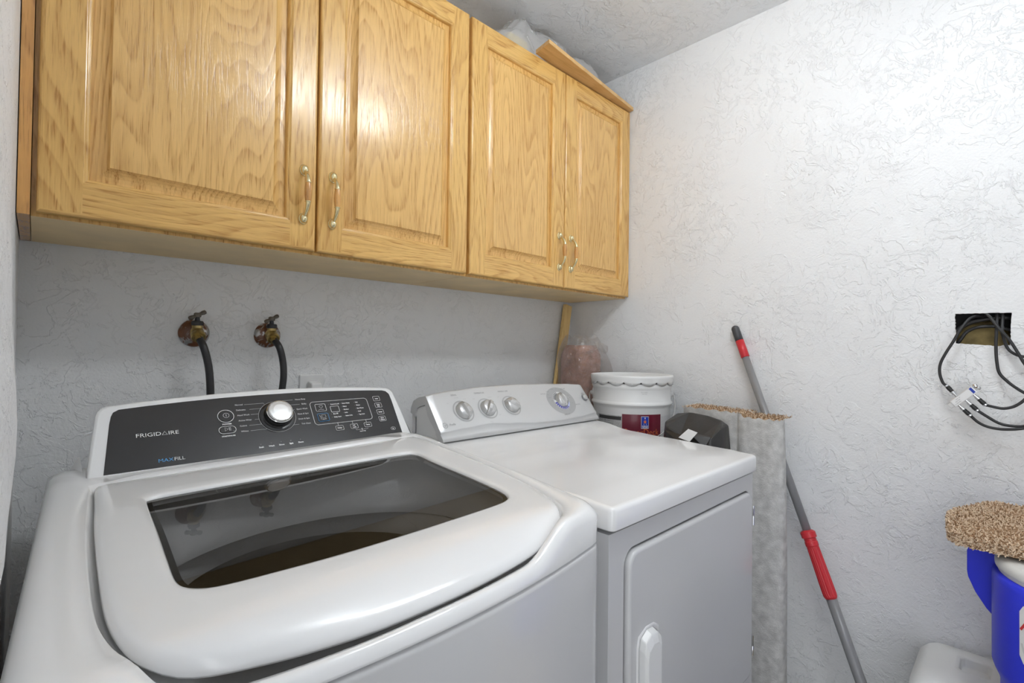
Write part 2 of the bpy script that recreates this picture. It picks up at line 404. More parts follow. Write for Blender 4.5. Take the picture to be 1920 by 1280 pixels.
HY0, HY1, HZ0, HZ1 = -1.3285, -1.4335, 1.219, 1.299
def wall_right():
    b = MB(); rnd = random.Random(3); outer = [(YF,0),(0,0),(0,H),(YF,H)]
    hole = []
    def edge(p, q, n, amp):
        for k in range(n):
            t = k/n; hole.append((p[0]+(q[0]-p[0])*t+rnd.uniform(-amp,amp), p[1]+(q[1]-p[1])*t+rnd.uniform(-amp,amp)))
    edge((-1.3270,1.2995),(-1.4345,1.2985),22,.0006); edge((-1.4345,1.2985),(-1.4315,1.218),16,.0009)
    edge((-1.4315,1.2165),(-1.405,1.2135),6,.0009); edge((-1.405,1.2135),(-1.3290,1.2205),16,.0009); edge((-1.3290,1.2205),(-1.3270,1.2995),20,.0012)
    n = len(hole)
    polys = [[Vector((y,z,0)) for y,z in outer], [Vector((y,z,0)) for y,z in hole]]
    tris = geometry.tessellate_polygon(polys)
    vs = [(XR, y, z) for y, z in outer+hole]
    b.add(vs, [tuple(t) for t in tris], 0)
    b.loft([[(XR,y,z) for y,z in hole], [(XR+.013,y,z) for y,z in hole]], 1, smooth=False)
    # stud bay behind
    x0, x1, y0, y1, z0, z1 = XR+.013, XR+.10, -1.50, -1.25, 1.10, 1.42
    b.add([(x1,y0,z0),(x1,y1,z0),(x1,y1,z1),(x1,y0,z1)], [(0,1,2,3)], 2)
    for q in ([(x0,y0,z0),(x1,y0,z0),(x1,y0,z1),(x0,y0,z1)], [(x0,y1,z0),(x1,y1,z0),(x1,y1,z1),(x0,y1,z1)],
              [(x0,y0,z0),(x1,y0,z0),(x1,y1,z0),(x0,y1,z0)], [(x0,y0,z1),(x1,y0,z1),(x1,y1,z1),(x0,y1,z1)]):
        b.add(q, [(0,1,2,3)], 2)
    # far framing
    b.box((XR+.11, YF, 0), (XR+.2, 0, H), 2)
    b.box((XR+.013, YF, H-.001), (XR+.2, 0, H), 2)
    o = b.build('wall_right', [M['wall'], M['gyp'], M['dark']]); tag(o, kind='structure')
wall_right()
b = MB(); b.box((XL-.1, YF-.1, 0), (XR+.25, YF, H)); tag(b.build('wall_front', M['wall']), kind='structure')
# yellow-brown insulation facing seen inside the cut-out
b = MB(); b.lathe((XR+.075, -1.374, 1.222), (-1,0,0), [(.062,0),(.06,.01),(.045,.022),(.02,.028),(.001,.029)], 24)
tag(b.build('wall_insulation', M['brasscav']), 'yellowish brown insulation facing seen through the cut-out in the right wall', 'insulation')

# ------------------------------------------------------------------ ceiling light (above the frame, lights the room)
def ceiling_light():
    x, y = LAMP_AT
    t = empty('ceiling_light', (x, y, H), 'white ceiling fixture, a bar with three round lit globes, the only lamp', 'ceiling light')
    b = MB(); b.box((x-.27, y-.045, H-.028), (x+.27, y+.045, H-.001)); b.build('lamp_bar', M['whitep'], t, bevel=.006)
    for dx in (-.19, 0, .19):
        b = MB(); b.lathe((x+dx, y, H-.0285), (0,0,-1), [(.028,0),(.028,.018),(.022,.024)], 24); b.build('lamp_socket', M['whitep'], t)
        b = MB(); prof = [(.022,.0)]+[(.064*math.sin(math.radians(a)), .058-.064*math.cos(math.radians(a))) for a in range(24, 180, 12)]+[(.001,.122)]
        b.lathe((x+dx, y, H-.053), (0,0,-1), prof, 32); b.build('lamp_globe', M['lamp'], t)
ceiling_light()

# ------------------------------------------------------------------ wall cabinets
DY, ZB, ZT = -0.3146, 1.411, 2.1824
def door(x0, x1, hx, parent, zlab=None):
    """framed raised-panel door, front face on y = DY; hx = handle x"""
    st, rb, rt = .058, .060, .054
    z0, z1, yf = ZB, ZT, DY
    def R4(x0_, x1_, z0_, z1_, y): return [(x0_,y,z0_),(x1_,y,z0_),(x1_,y,z1_),(x0_,y,z1_)]
    b = MB()
    def ring(la, lb):
        for i in range(4):
            j = (i+1) % 4; mi = 1 if i in (0, 2) else 0
            b.add([la[i], la[j], lb[j], lb[i]], [(0,1,2,3)], mi)
    prof = [(0, .0185),(0,.005),(.0012,.0022),(.0032,.0006),(.006,0)]
    rings = [R4(x0+d, x1-d, z0+d, z1-d, yf+y) for d, y in prof]
    b.add(rings[0], [(0,1,2,3)], 0)
    for a, c in zip(rings, rings[1:]): ring(a, c)
    e = .006
    q = lambda xa, xb, za, zb, mi: b.add(R4(xa, xb, za, zb, yf), [(0,1,2,3)], mi)
    q(x0+e, x0+st, z0+e, z1-e, 0); q(x1-st, x1-e, z0+e, z1-e, 0)
    q(x0+st, x1-st, z0+e, z0+rb, 1); q(x0+st, x1-st, z1-rt, z1-e, 1)
    ip = [(0,0),(.0015,.0006),(.003,.0022),(.0045,.0026),(.0065,.0036),(.0085,.0065),(.009,.0128)]
    rr = [R4(x0+st+d, x1-st-d, z0+rb+d, z1-rt-d, yf+y) for d, y in ip]
    for a, c in zip(rr, rr[1:]): ring(a, c)
    d = b.build('door', [M['oakZ'], M['oakX']], parent)
    p = MB(); pp = [(.009,.0128),(.014,.0128),(.021,.0118),(.027,.0097),(.032,.0066),(.0355,.0028),(.0362,.0015)]
    rr = [R4(x0+st+a, x1-st-a, z0+rb+a, z1-rt-a, yf+y) for a, y in pp]
    for a, c in zip(rr, rr[1:]):
        for i in range(4):
            j = (i+1) % 4; p.add([a[i], a[j], c[j], c[i]], [(0,1,2,3)], 0)
    p.add(rr[-1], [(0,1,2,3)], 0)
    p.build('raised_panel', M['oakZ2'], d)
    # brass pull with a turned oak grip
    h = MB(); zc = 1.5365
    for zz, sg in ((zc+.0555, 1), (zc-.0555, -1)):
        h.lathe((hx, yf+.0002, zz), (0,-1,0), [(.0136,0),(.0134,.0018),(.0122,.003),(.0114,.0034),(.0110,.006),(.0092,.0096),(.0055,.0120),(.001,.0128)], 24, 0, ex=.78)
        path = crom([(hx, yf-.006, zz-sg*.002), (hx, yf-.0135, zz-sg*.009), (hx, yf-.0215, zz-sg*.018), (hx, yf-.0262, zz-sg*.028), (hx, yf-.0272, zz-sg*.0335)], 5)
        h.tube(path, .004, 12, 0, rad=[.0038+.0022*(i/(len(path)-1))**1.5 for i in range(len(path))])
        h.lathe((hx, yf-.0272, zz-sg*.033), (0,0,-sg), [(.0066,0),(.0072,.0008),(.0066,.0018)], 16, 0)
    h.lathe((hx, yf-.0272, zc-.0225), (0,0,1), [(.0055,0),(.0066,.006),(.0076,.016),(.0079,.0225),(.0076,.029),(.0066,.039),(.0055,.045)], 16, 1)
    o = h.build('door_handle', [M['brass'], M['oakF']], d); o['label'] = 'brass pull with turned wooden grip'
    return d

def cabinet(x0, x1, xm, label, group):
    t = empty('wall_cabinet', ((x0+x1)/2, 0, ZB-.006), label, 'cabinet', group)
    b = MB(); yb = -.0015; yf = -.294; z0 = ZB-.006; z1 = ZT+.003
    b.box((x0, yf, z0+.002), (x1, yb, z1), 0)
    # underside skin
    b.add([(x0,yf,z0),(x1,yf,z0),(x1,yb,z0),(x0,yb,z0)], [(0,1,2,3)], 1)
    b.add([(x0,yf,z0),(x1,yf,z0),(x1,yf,z0+.002),(x0,yf,z0+.002)], [(0,1,2,3)], 0)
    b.add([(x0,yb,z0),(x0,yf,z0),(x0,yf,z0+.002),(x0,yb,z0+.002)], [(0,1,2,3)], 0)
    b.add([(x1,yb,z0),(x1,yf,z0),(x1,yf,z0+.002),(x1,yb,z0+.002)], [(0,1,2,3)], 0)
    b.build('cabinet_box', [M['oakZ'], M['oakU']], t)
    return t
g = 'oak wall cabinets'
c1 = cabinet(-.0085, .9165, .466, 'honey oak two-door wall cabinet over the washing machine, nearer the left wall', g)
door(-.0022, .4640, .4345, c1); door(.4685, .9125, .5025, c1)
c2 = cabinet(.9180, 1.7765, 1.36, 'honey oak two-door wall cabinet over the dryer, against the right wall', g)
door(.9230, 1.3560, 1.3270, c2); door(1.3600, 1.7740, 1.3905, c2)
b = MB(); b.box((XL+.0015, -.3040, ZB-.006), (-.0095, -.002, ZT+.003), 0)
o = b.build('filler_strip', [M['oakF']]); tag(o, 'narrow darker oak filler strip between the left wall and the wall cabinet', 'filler strip')

# trim board resting on top of the right cabinet, askew
def top_board():
    b = MB(); z0 = ZT+.0035
    A, B = Vector((1.185,-.385,0)), Vector((1.772,-.330,0)); wv = Vector((.012,.072,0))
    h = .0135
    q = [A, B, B+wv, A+wv]
    b.add([(p.x,p.y,z0) for p in q]+[(p.x,p.y,z0+h) for p in q], [(0,1,2,3),(4,5,6,7),(0,1,5,4),(1,2,6,5),(2,3,7,6),(3,0,4,7)], 0)
    tag(b.build('trim_board', M['board'], bevel=.001), 'loose flat oak trim board lying askew on top of the right wall cabinet', 'board')
top_board()

# plastic bag with yellow sponge on the cabinet top
def crumple(fn, nu, nv, closed=True):
    return [[fn(i/nu, j/nv) for i in range(nu)] for j in range(nv+1)]
def plastic_bag():
    rnd = random.Random(5); b = MB(); z0 = ZT+.004
    # ridge height along x
    hs = [(.99,.006),(1.05,.03),(1.10,.07),(1.15,.115),(1.195,.152),(1.24,.146),(1.40,.142),(1.55,.135),(1.66,.122),(1.745,.05)]
    loops = []; n = 26
    for i in range(34):
        x = .99+(1.745-.99)*i/33; hh = interp(hs, x); l = []
        for k in range(n):
            a = math.pi*k/(n-1)
            wob = 1+.10*math.sin(5*a+i*.9)+.06*rnd.uniform(-1,1)
            y = -.235 + .052*math.cos(a)*-1*wob + .012*math.sin(i*.7)
            z = z0 + max(0,hh*(math.sin(a)**.8)*(1+.06*math.sin(3*a+i*1.3))+.004*rnd.uniform(-1,1)*(0<k<n-1))
            l.append((x+.006*rnd.uniform(-1,1), y, z))
        loops.append(l)
    b.loft(loops, 0, closed=False)
    tag(b.build('plastic_bag', M['film2']), 'milky translucent plastic bag lying on top of the right wall cabinet', 'plastic bag')
    s = MB(); s.box((1.115,-.268,z0+.001), (1.205,-.222,z0+.062))
    tag(s.build('sponge', M['yellow'], bevel=.004), 'yellow sponge inside the translucent bag on the cabinet', 'sponge')
plastic_bag()

# ------------------------------------------------------------------ water valves and hoses
def valve(x, z, label, first=None):
    t = empty('water_valve', (x, 0, z), label, 'valve', 'water valves on the back wall')
    b = MB(); b.lathe((x,-.0005,z), (0,-1,0), [(.034,0),(.0345,.003),(.032,.007),(.026,.0115),(.018,.0145),(.012,.0155)], 36, 0); b.build('escutcheon', M['rust'], t)
    b = MB(); ax = Vector((0,-1,-.10)).normalized()
    b.lathe((x,-.012,z), ax, [(.010,0),(.010,.014),(.0135,.016),(.0150,.024),(.0145,.036),(.012,.040)], 20, 0)
    b.ball((x,-.036,z+.002), .0155, 0)
    b.lathe((x,-.036,z+.006), (0,.0,1), [(.0115,0),(.0115,.012)], 18, 0)
    b.build('valve_body', M['oldbrass'], t)
    b = MB(); b.lathe((x,-.036,z+.0185), (0,0,1), [(.0135,0),(.0140,.002),(.0140,.0085),(.012,.011)], 6, 0); b.lathe((x,-.036,z+.028), (0,0,1), [(.006,0),(.005,.012)], 12, 0); b.build('packing_nut', M['darknut'], t)
    b = MB(); zc = z+.044
    b.lathe((x,-.036,zc-.005), (0,0,1), [(.0075,0),(.0085,.003),(.008,.009),(.005,.011)], 16, 0)
    d = Vector((.82,.35,.42)).normalized()
    for sg in (1,-1):
        c = Vector((x,-.036,zc)); b.tube([c, c+d*sg*.009, c+d*sg*.016, c+d*sg*.0215, c+d*sg*.0235], .004, 10, 0, rad=[.004,.0042,.0055,.0052,.002])
    b.build('valve_handle', M['oldmetal'], t)
    b = MB(); a2 = Vector((0,-.80,-.6)).normalized(); c = Vector((x,-.044,z-.004))
    b.lathe(c, a2, [(.0145,0),(.0160,.002),(.0162,.010),(.0148,.013)], 24, 0); b.lathe(c+a2*.013, a2, [(.0095,0),(.0090,.012)], 16, 0); b.build('hose_coupling', M['oldbrass'], t)
    return c+a2*.022
p1 = valve(.2885, 1.2205, 'corroded brass water valve with rusty round plate, left one of two on the back wall')
p2 = valve(.4620, 1.2200, 'corroded brass water valve with rusty round plate, right one of two on the back wall')
for p, pts, lab in ((p1, [(.2945,-.078,1.185),(.3035,-.082,1.145),(.3080,-.084,1.10),(.3095,-.086,1.04),(.309,-.09,.92),(.31,-.12,.80)], 'black rubber fill hose hanging from the left water valve'),
                    (p2, [(.4690,-.078,1.187),(.4775,-.081,1.150),(.4790,-.084,1.11),(.4740,-.085,1.06),(.462,-.09,.95),(.45,-.12,.80)], 'black rubber fill hose hanging from the right water valve')):
    b = MB(); b.tube(crom([p+Vector((0,.004,.004))]+[Vector(q) for q in pts], 7), .0086, 16)
    tag(b.build('fill_hose', M['rubber']), lab, 'hose', 'washing machine fill hoses')

# outlet with plug
t = empty('wall_outlet', (.587, 0, 1.052), 'white wall outlet plate half hidden behind the washing machine console', 'outlet')
b = MB(); b.box((.5517,-.006,.994), (.6222,-.0005,1.108)); b.build('cover_plate', M['whitep'], t, bevel=.002)
for zz in (1.075, 1.029):
    b = MB(); b.lathe((.587,-.0062,zz), (0,-1,0), [(.017,0),(.0168,.0018)], 24); b.build('socket', M['whitep'], t)
b = MB(); b.add(*(lambda P: (P, [(0,3,2,1),(4,5,6,7),(0,1,5,4),(1,2,6,5),(2,3,7,6),(3,0,4,7)]))([(.574,-.035,1.062),(.606,-.035,1.062),(.608,-.0085,1.058),(.572,-.0085,1.058),(.576,-.033,1.084),(.604,-.033,1.084),(.606,-.0085,1.090),(.574,-.0085,1.090)]))
o = b.build('power_plug', M['whitep'], bevel=.004, segs=3); tag(o, 'white appliance plug in the outlet behind the washing machine', 'plug')
b = MB(); b.tube(crom([(.59,-.034,1.064),(.59,-.046,1.05),(.592,-.052,1.02),(.60,-.055,.9),(.61,-.06,.6)], 6), .004, 10)
o.parent = None
pc = b.build('cord', M['whitep'], o)

# ------------------------------------------------------------------ washing machine
def PZ(x, y): return .965 + .018*(x-.05) + .075*(y+.37)
N_ = 200; CX, CY = .365, -.70
def radial(pts, smooth=6, closed=True):
    """closed outline -> point at each of N_ bearings from the centre"""
    P = [Vector((p[0], p[1])) for p in (crom([(q[0], q[1], 0) for q in pts], smooth, True) if smooth else pts)]
    out = []
    for k in range(N_):
        a = 2*math.pi*k/N_; d = Vector((math.cos(a), math.sin(a))); best = None
        for i in range(len(P)):
            p, q = P[i], P[(i+1) % len(P)]; e = q-p; den = d.x*e.y-d.y*e.x
            if abs(den) < 1e-12: continue
            w0 = p-Vector((CX, CY)); tt = (w0.x*e.y-w0.y*e.x)/den; uu = (w0.x*d.y-w0.y*d.x)/den
            if tt > 0 and -1e-6 <= uu <= 1+1e-6: best = tt if best is None else max(best, tt)
        out.append(best)
    return out
lid_pts = [(.074,-.411),(.068,-.50),(.062,-.585),(.057,-.709),(.055,-.806),(.058,-.860),(.066,-.902),(.080,-.928),(.107,-.945),(.16,-.957),(.215,-.966),(.289,-.974),(.396,-.975),(.500,-.967),(.570,-.955),(.607,-.941),(.632,-.917),(.651,-.880),(.670,-.811),(.682,-.689),(.686,-.515),(.6845,-.411),(.680,-.404),(.60,-.402),(.45,-.402),(.30,-.402),(.15,-.402),(.078,-.404)]
win_pts = [(.128,-.526),(.124,-.638),(.1195,-.743),(.118,-.800),(.123,-.823),(.137,-.838),(.159,-.846),(.219,-.852),(.282,-.856),(.35,-.857),(.423,-.857),(.534,-.855),(.569,-.850),(.590,-.836),(.601,-.804),(.604,-.723),(.602,-.602),(.604,-.550),(.600,-.530),(.583,-.519),(.50,-.515),(.40,-.514),(.30,-.511),(.20,-.511),(.150,-.512),(.133,-.516)]
RL = radial(lid_pts); RW = radial(win_pts)
def outer_pts():
    P = [(.022,-.245)]
    for k in range(1, 9): P.append((.022-.040*k/8, -.245-.655*k/8))
    P += [(-.0175,-.925),(-.010,-.947),(.010,-.960)]
    for k in range(1, 16):
        x = .010+(.672-.010)*k/16; P.append((x, -.960-.035*(1-((x-.34)/.33)**2)))
    P += [(.676,-.960),(.695,-.950),(.7035,-.930)]
    for k in range(1, 9): P.append((.704, -.930+(.930-.245)*k/8))
    return [Vector(p) for p in P]
RO = radial(outer_pts(), 0)
def at(r, k, z=None, dr=0.0):
    a = 2*math.pi*k/N_; x = CX+(r[k]+dr)*math.cos(a); y = CY+(r[k]+dr)*math.sin(a)
    return (x, y, PZ(x, y) if z is None else z)

def washer():
    t = empty('washing_machine', (.345, -.60, 0), 'white top-load washing machine with smoked glass lid and black control panel, left of the dryer', 'washing machine')
    # --- cabinet below the seam
    b = MB(); zs = 0.866
    lv = [(0.0,.012),(0.0,.02),(0,.80),(0,.858),(-.0008,.8625),(-.003,.8645),(-.008,.8655)]
    loops = [[at(RO, k, z, d) for k in range(N_)] for d, z in lv]
    b.loft(loops, 0, cap0=True)
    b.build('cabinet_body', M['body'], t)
    for fx, fy in ((.06,-.3),(.64,-.3),(.06,-.88),(.64,-.88)):
        b = MB(); b.lathe((fx,fy,0), (0,0,1), [(.022,0),(.022,.014)], 16); b.build('levelling_foot', M['blackp'], t)
    # --- moulded top
    b = MB(); S = [0,.002,.006,.012,.02,.032,.05,.075]
    def ridge(k):
        x, y, _ = at(RO, k, 0)
        d = .036*sstep(-.88, -.955, y)*(1-sstep(.50, .61, x))*sstep(.01, .09, x)
        return PZ(x, y)-d
    base = []; 
    loops = [[at(RO, k, .8662, -.008) for k in range(N_)], [at(RO, k, .8672, -.0035) for k in range(N_)], [at(RO, k, .869, -.001) for k in range(N_)], [at(RO, k, .872, 0) for k in range(N_)]]
    gaps = [max(RO[k]-RL[k]-.005-.0055*sstep(.35, .15, at(RO, k, 0)[0]), .009) for k in range(N_)]
    prof = [(0,.020),(.08,.0125),(.18,.0065),(.32,.0025),(.5,.0004),(.7,0.0),(1.0,.0015)]
    for f, dz in prof:
        l = []
        for k in range(N_):
            g_ = gaps[k]; s_ = g_*f; sc_ = min(1.0, .55+g_*10)
            x, y, _ = at(RO, k, 0, -s_)
            base_z = ridge(k) + (PZ(x, y)-PZ(*at(RO, k, 0)[:2]))
            l.append((x, y, max(base_z-dz*sc_, .8725)))
        loops.append(l)
    for ds, dz in ((.003,.006),(.006,.014),(.016,.022),(.034,.027)):
        loops.append([(lambda x,y,_: (x, y, max(ridge(k)-dz*1.0, .855)))(*at(RO, k, 0, -(gaps[k]+ds))) for k in range(N_)])
    # opening to the tub
    ell = []
    for k in range(N_):
        a = 2*math.pi*k/N_; ell.append((.36+.262*math.cos(a), -.675+.205*math.sin(a)))
    loops.append([(x, y, .868) for x, y in ell]); loops.append([(x, y, .845) for x, y in ell])
    b.loft(loops, 0)
    b.build('moulded_top', M['white'], t)
    # --- tub, basket, wash plate
    b = MB(); b.lathe((.36,-.655,.10), (0,0,1), [(.225,.0),(.245,.05),(.250,.70),(.262,.735),(.255,.745),(.235,.742),(.228,.70)], 48)
    b.build('tub_ring', M['tub'], t)
    b = MB(); b.lathe((.36,-.655,.40), (0,0,1), [(.236,.40),(.233,.02),(.20,.0)][::-1], 48)
    b.build('wash_basket', M['steel'], t)
    b = MB(); b.lathe((.36,-.655,.43), (0,0,1), [(.19,0),(.185,.02),(.10,.035),(.05,.07),(.045,.10),(.02,.115)], 32)
    for k in range(6):
        a = k*math.pi/3; c, s_ = math.cos(a), math.sin(a)
        b.tube([(.36+.05*c,-.655+.05*s_,.475),(.36+.12*c,-.655+.12*s_,.472),(.36+.18*c,-.655+.18*s_,.455)], .012, 8)
    b.build('wash_plate', M['tub'], t)
    # --- lid
    b = MB()
    def lidz(x, y, dz): return PZ(x, y) - .021*sstep(-.915, -.975, y) - dz
    loops = []
    lp = [(-.030,.020),(-.012,.0205),(-.003,.0185),(0,.013),(-.0008,.0085),(-.0032,.0045),(-.007,.0018),(-.013,.0003),(-.022,-.0004),(-.04,-.0006)]
    for dr, dz in lp:
        loops.append([(lambda x,y,_: (x, y, lidz(x, y, dz)))(*at(RL, k, 0, dr)) for k in range(N_)])
    for f in (.35,.7):
        loops.append([(lambda x,y: (x, y, lidz(x, y, -.0006)))(*[ (1-f)*at(RL, k, 0, -.04)[i] + f*at(RW, k, 0, .010)[i] for i in (0,1)]) for k in range(N_)])
    for dr, dz in ((.010,-.0004),(.0045,.0006),(.0018,.0025),(.0005,.006),(0,.0075),(0,.016)):
        loops.append([(lambda x,y,_: (x, y, lidz(x, y, dz)))(*at(RW, k, 0, dr)) for k in range(N_)])
    b.loft(loops, 0)
    lid = b.build('lid', M['white'], t)
    b = MB(); l = [(lambda x,y,_: (x, y, PZ(x, y)-.0055))(*at(RW, k, 0, .0005)) for k in range(N_)]
    b.add(l, [tuple(range(N_))], 0)
    o = b.build('glass_window', M['glass'], lid); o['label'] = 'smoked glass window in the lid'
    # dark printed border on the underside of the glass
    b = MB(); loops = [[(lambda x,y,_: (x, y, PZ(x, y)-.0062))(*at(RW, k, 0, d)) for k in range(N_)] for d in (0, -.007)]
    b.loft(loops, 0); b.build('window_border', M['blackp'], lid)
    # hinge end blocks at the back corners
    for hx in (.064, .694):
        b = MB(); b.lathe((hx,-.425,.951+.011*(hx>.3)), (1,0,0), [(.005,-.004),(.005,.004)], 12); b.build('lid_hinge', M['whitep'], lid)
    # --- console
    def Wp(x, w_, h=0.0):
        v = w_ + .0145*(x-.37); return (x, -.37+v*.6217-h*.7833, .962+v*.7833+h*.6217)
    out = [(.0625,-.0015),(.0648,.0),(.073,.07),(.081,.132)] + [(.0835,.1405),(.0885,.1475),(.0960,.1515)] + \
          [(.15,.1570),(.20,.1607),(.28,.1650),(.36,.1672),(.44,.1672),(.54,.1640),(.62,.1580),(.668,.1530)] + [(.6790,.1510),(.6870,.1465),(.6920,.1385)] + [(.6965,.07),(.7000,.0),(.7020,-.0015)]
    b = MB(); n = len(out)
    def ins(pts, d):
        cx, cy = .38, .075; r = []
        for x, y in pts:
            r.append((x + (cx-x)/abs(cx-x)*d*(1 if abs(cx-x) > .05 else 0), y-d if y > .1 else y+ (d*.2 if y < .005 else 0)))
        return r
    back = lambda x, w_: (x, min(Wp(x, w_)[1]+.075, -.248) if w_ > .1 else -.248, Wp(x, w_)[2] - (.018 if w_ > .1 else 0))
    L0 = []
    for x, w_ in out:
        p = Wp(x, w_); L0.append((p[0]+(.38-p[0])*.03*(1 if w_ > .05 else 0), -.2485, .955+(p[2]-.955)*.86 if w_ > .02 else .93))
    L1 = [Wp(x, w_, -.030*(w_/.15)) for x, w_ in out]
    L2 = [Wp(x, w_, -.005) for x, w_ in out]; L3 = [Wp(x, w_, -.0015) for x, w_ in ins(out, .0015)]
    L4 = [Wp(x, w_, 0) for x, w_ in ins(out, .005)]
    b.loft([L0, L1, L2, L3, L4], 0, closed=True, cap1=True, cap0=True)
    # flared skirt that joins console side and top
    for sx in (-1, 1):
        x0 = .0640 if sx < 0 else .7005; x1 = .030 if sx < 0 else .7035
        z0 = .955 + (.011 if sx > 0 else 0)
        rows = []
        for i in range(9):
            t_ = i/8; y = -.2485 + (-.372+.2485)*t_
            rows.append([(x0+(x1-x0)*u, y-.004*u, z0+(.030*(1-t_)*(1-u)**2) - .030*u*u*(1 if sx < 0 else .4)) for u in [j/6 for j in range(7)]])
        b.loft(rows, 0, closed=False)
    con = b.build('console', M['white'], t)
    # --- black control panel
    b = MB(); pan = [(.0886,.0105),(.1000,.110),(.1030,.126),(.1065,.1345),(.1150,.1400),(.16,.1440),(.22,.1480),(.29,.1512),(.3575,.1525),(.45,.1525),(.54,.1500),(.62,.1455),(.6600,.1425),(.6700,.1390),(.6765,.1300),(.6775,.110),(.6745,.0105)]
    b.add([Wp(x, w_, .0006) for x, w_ in pan], [tuple(range(len(pan)))], 0)
    pn = b.build('control_panel', M['black'], t); pn['label'] = 'glossy black control panel with white print'
    # printing
    b = MB(); c = .0009
    T = lambda s, x, w_, h, mi=0, al='LEFT', wd=1.0, bold=0.0, cc=.0009: text_into(b, s, Wp, x, w_, h, mi, al, cap=cc, wide=wd, bold=bold)
    # brand lettering with a triangle A in the middle
    xe = T('FRIGID', .1362, .0765, .0078, 0, 'LEFT', 1.16)+.0014
    stroke_into(b, [(xe,.0771),(xe+.0042,.0843),(xe+.0084,.0771)], Wp, .0010, 0, True, c); T('IRE', xe+.0095, .0765, .0078, 0, 'LEFT', 1.16)
    xe = T('MAX', .1660, .0205, .0068, 1, 'LEFT', 1.15, 0.0); T('FILL', xe+.0006, .0205, .0068, 0, 'LEFT', 1.05)
    stroke_into(b, circ(.2875,.1050,.0148,40), Wp, .0011, 0, True, c+.001); stroke_into(b, circ(.2875,.1050,.0054,24), Wp, .0006, 0, True, c+.004)
    stroke_into(b, [(.2875,.1025),(.2875,.1078)], Wp, .0007, 0, False, c+.004)
    T('POWER', .2875, .0852, .0030, 0, 'CENTER', 1.15, .0002)
    stroke_into(b, rrect(.2862,.0725,.0310,.0165,.0080), Wp, .0011, 0, True, c+.001)
    stroke_into(b, [(.2812,.0765),(.2812,.0685),(.2868,.0725)], Wp, .0006, 0, True, c+.004)
    for xx in (.2890,.2912): stroke_into(b, [(xx,.0765),(xx,.0685)], Wp, .0007, 0, False, c+.004)
    T('START/PAUSE', .2866, .0575, .0026, 0, 'CENTER', 1.1, .0002)
    ring = (.388, .0935)
    stroke_into(b, circ(*ring, .0385, 48), Wp, .0004, 0, True, c)
    LT = ['Normal','Delicates','Hand Wash','Active Wear','Colors','Whites']
    for i, s in enumerate(LT):
        y = .1290-.0130*i; wdt = .0031*len(s)*.86
        T(s, .3085+.0004*i, y, .0036, 0, 'LEFT', .95)
        xe = ring[0]-math.sqrt(max(.0385**2-(y+.0018-ring[1])**2, 0)); xs = .3085+.0004*i+wdt+.002
        if i == 0: stroke_into(b, [(xs,y+.0012),(.3655,y+.0012),(.3662,y-.002)], Wp, .0004, 0, False, c)
        elif xe > xs: stroke_into(b, [(xs,y+.0012),(xe,y+.0012)], Wp, .0004, 0, False, c)
    RT = ['Heavy Duty','Bulky','Quick Wash','Rinse & Spin','Drain & Spin','Tub Clean']
    for i, s in enumerate(RT):
        y = .1318-.0130*i; xr = .4575-.0004*i; wdt = .0031*len(s)*.86
        T(s, xr, y, .0036, 0, 'RIGHT', .95)
        xe = ring[0]+math.sqrt(max(.0385**2-(y+.0018-ring[1])**2, 0))
        if i == 0: stroke_into(b, [(.397,y-.001),(.3975,y+.0012),(xr-wdt-.002,y+.0012)], Wp, .0004, 0, False, c)
        elif xr-wdt-.002 > xe: stroke_into(b, [(xe,y+.0012),(xr-wdt-.002,y+.0012)], Wp, .0004, 0, False, c)
    for i, s in enumerate(['Soak','Wash','Rinse','Spin','Done']):
        T(s, .3425+.0202*i, .0222, .0034, 0, 'CENTER', 1, .0002); fill_into(b, circ(.3425+.0202*i, .0305, .0006, 8), Wp, 2, c)
    # big outlined box
    stroke_into(b, rrect(.5365,.0920,.1440,.0620,.0080), Wp, .0009, 0, True, c)
    stroke_into(b, rrect(.4870,.1055,.0245,.0195,.0030), Wp, .0008, 0, True, c+.0012)
    stroke_into(b, [(.4870,.1020),(.4826,.1072),(.4836,.1098),(.4858,.1100),(.4870,.1085),(.4882,.1100),(.4904,.1098),(.4914,.1072)], Wp, .0005, 0, True, c+.0032)
    stroke_into(b, [(.4790,.0975),(.4830,.0995),(.4930,.0985)], Wp, .0005, 0, False, c+.0032)
    stroke_into(b, rrect(.4872,.0790,.0255,.0205,.0030), Wp, .0007, 1, True, c+.0012)
    stroke_into(b, rrect(.4875,.0805,.0090,.0080,.0012), Wp, .0004, 0, True, c+.0032); stroke_into(b, [(.478,.084),(.4805,.079),(.480,.0725)], Wp, .0005, 0, False, c+.0032)
    T('Pause Fill', .4875, .0722, .0018, 0, 'CENTER', 1, .0001, .0040)
    stroke_into(b, rrect(.5205,.0990,.0205,.0160,.0018), Wp, .0009, 0, True, c)
    cols = [(.5115, ['Control Lock',None,None,'Max Fill','Delay Start']), (.5415, ['Extra Heavy','Heavy','Medium','Light','Extra Light']), (.5760, ['Hot','Warm','Eco Warm','Cold','Tap Cold'])]
    for x, ls in cols:
        for i, s in enumerate(ls):
            if not s: continue
            y = .1115-.0088*i
            if x < .52 and i >= 3: y -= .0005
            T(s, x+.0012*(x < .52), y, .0030, 0, 'LEFT', .92, .00016); fill_into(b, circ(x-.0032, y+.0014, .0006, 8), Wp, 2, c)
    for x in (.5180,.5540,.5895):
        stroke_into(b, rrect(x,.0462,.0185,.0120,.0022), Wp, .0007, 0, True, c+.001); stroke_into(b, [(x-.001,.0610),(x-.001,.0525)], Wp, .0007, 0, False, c)
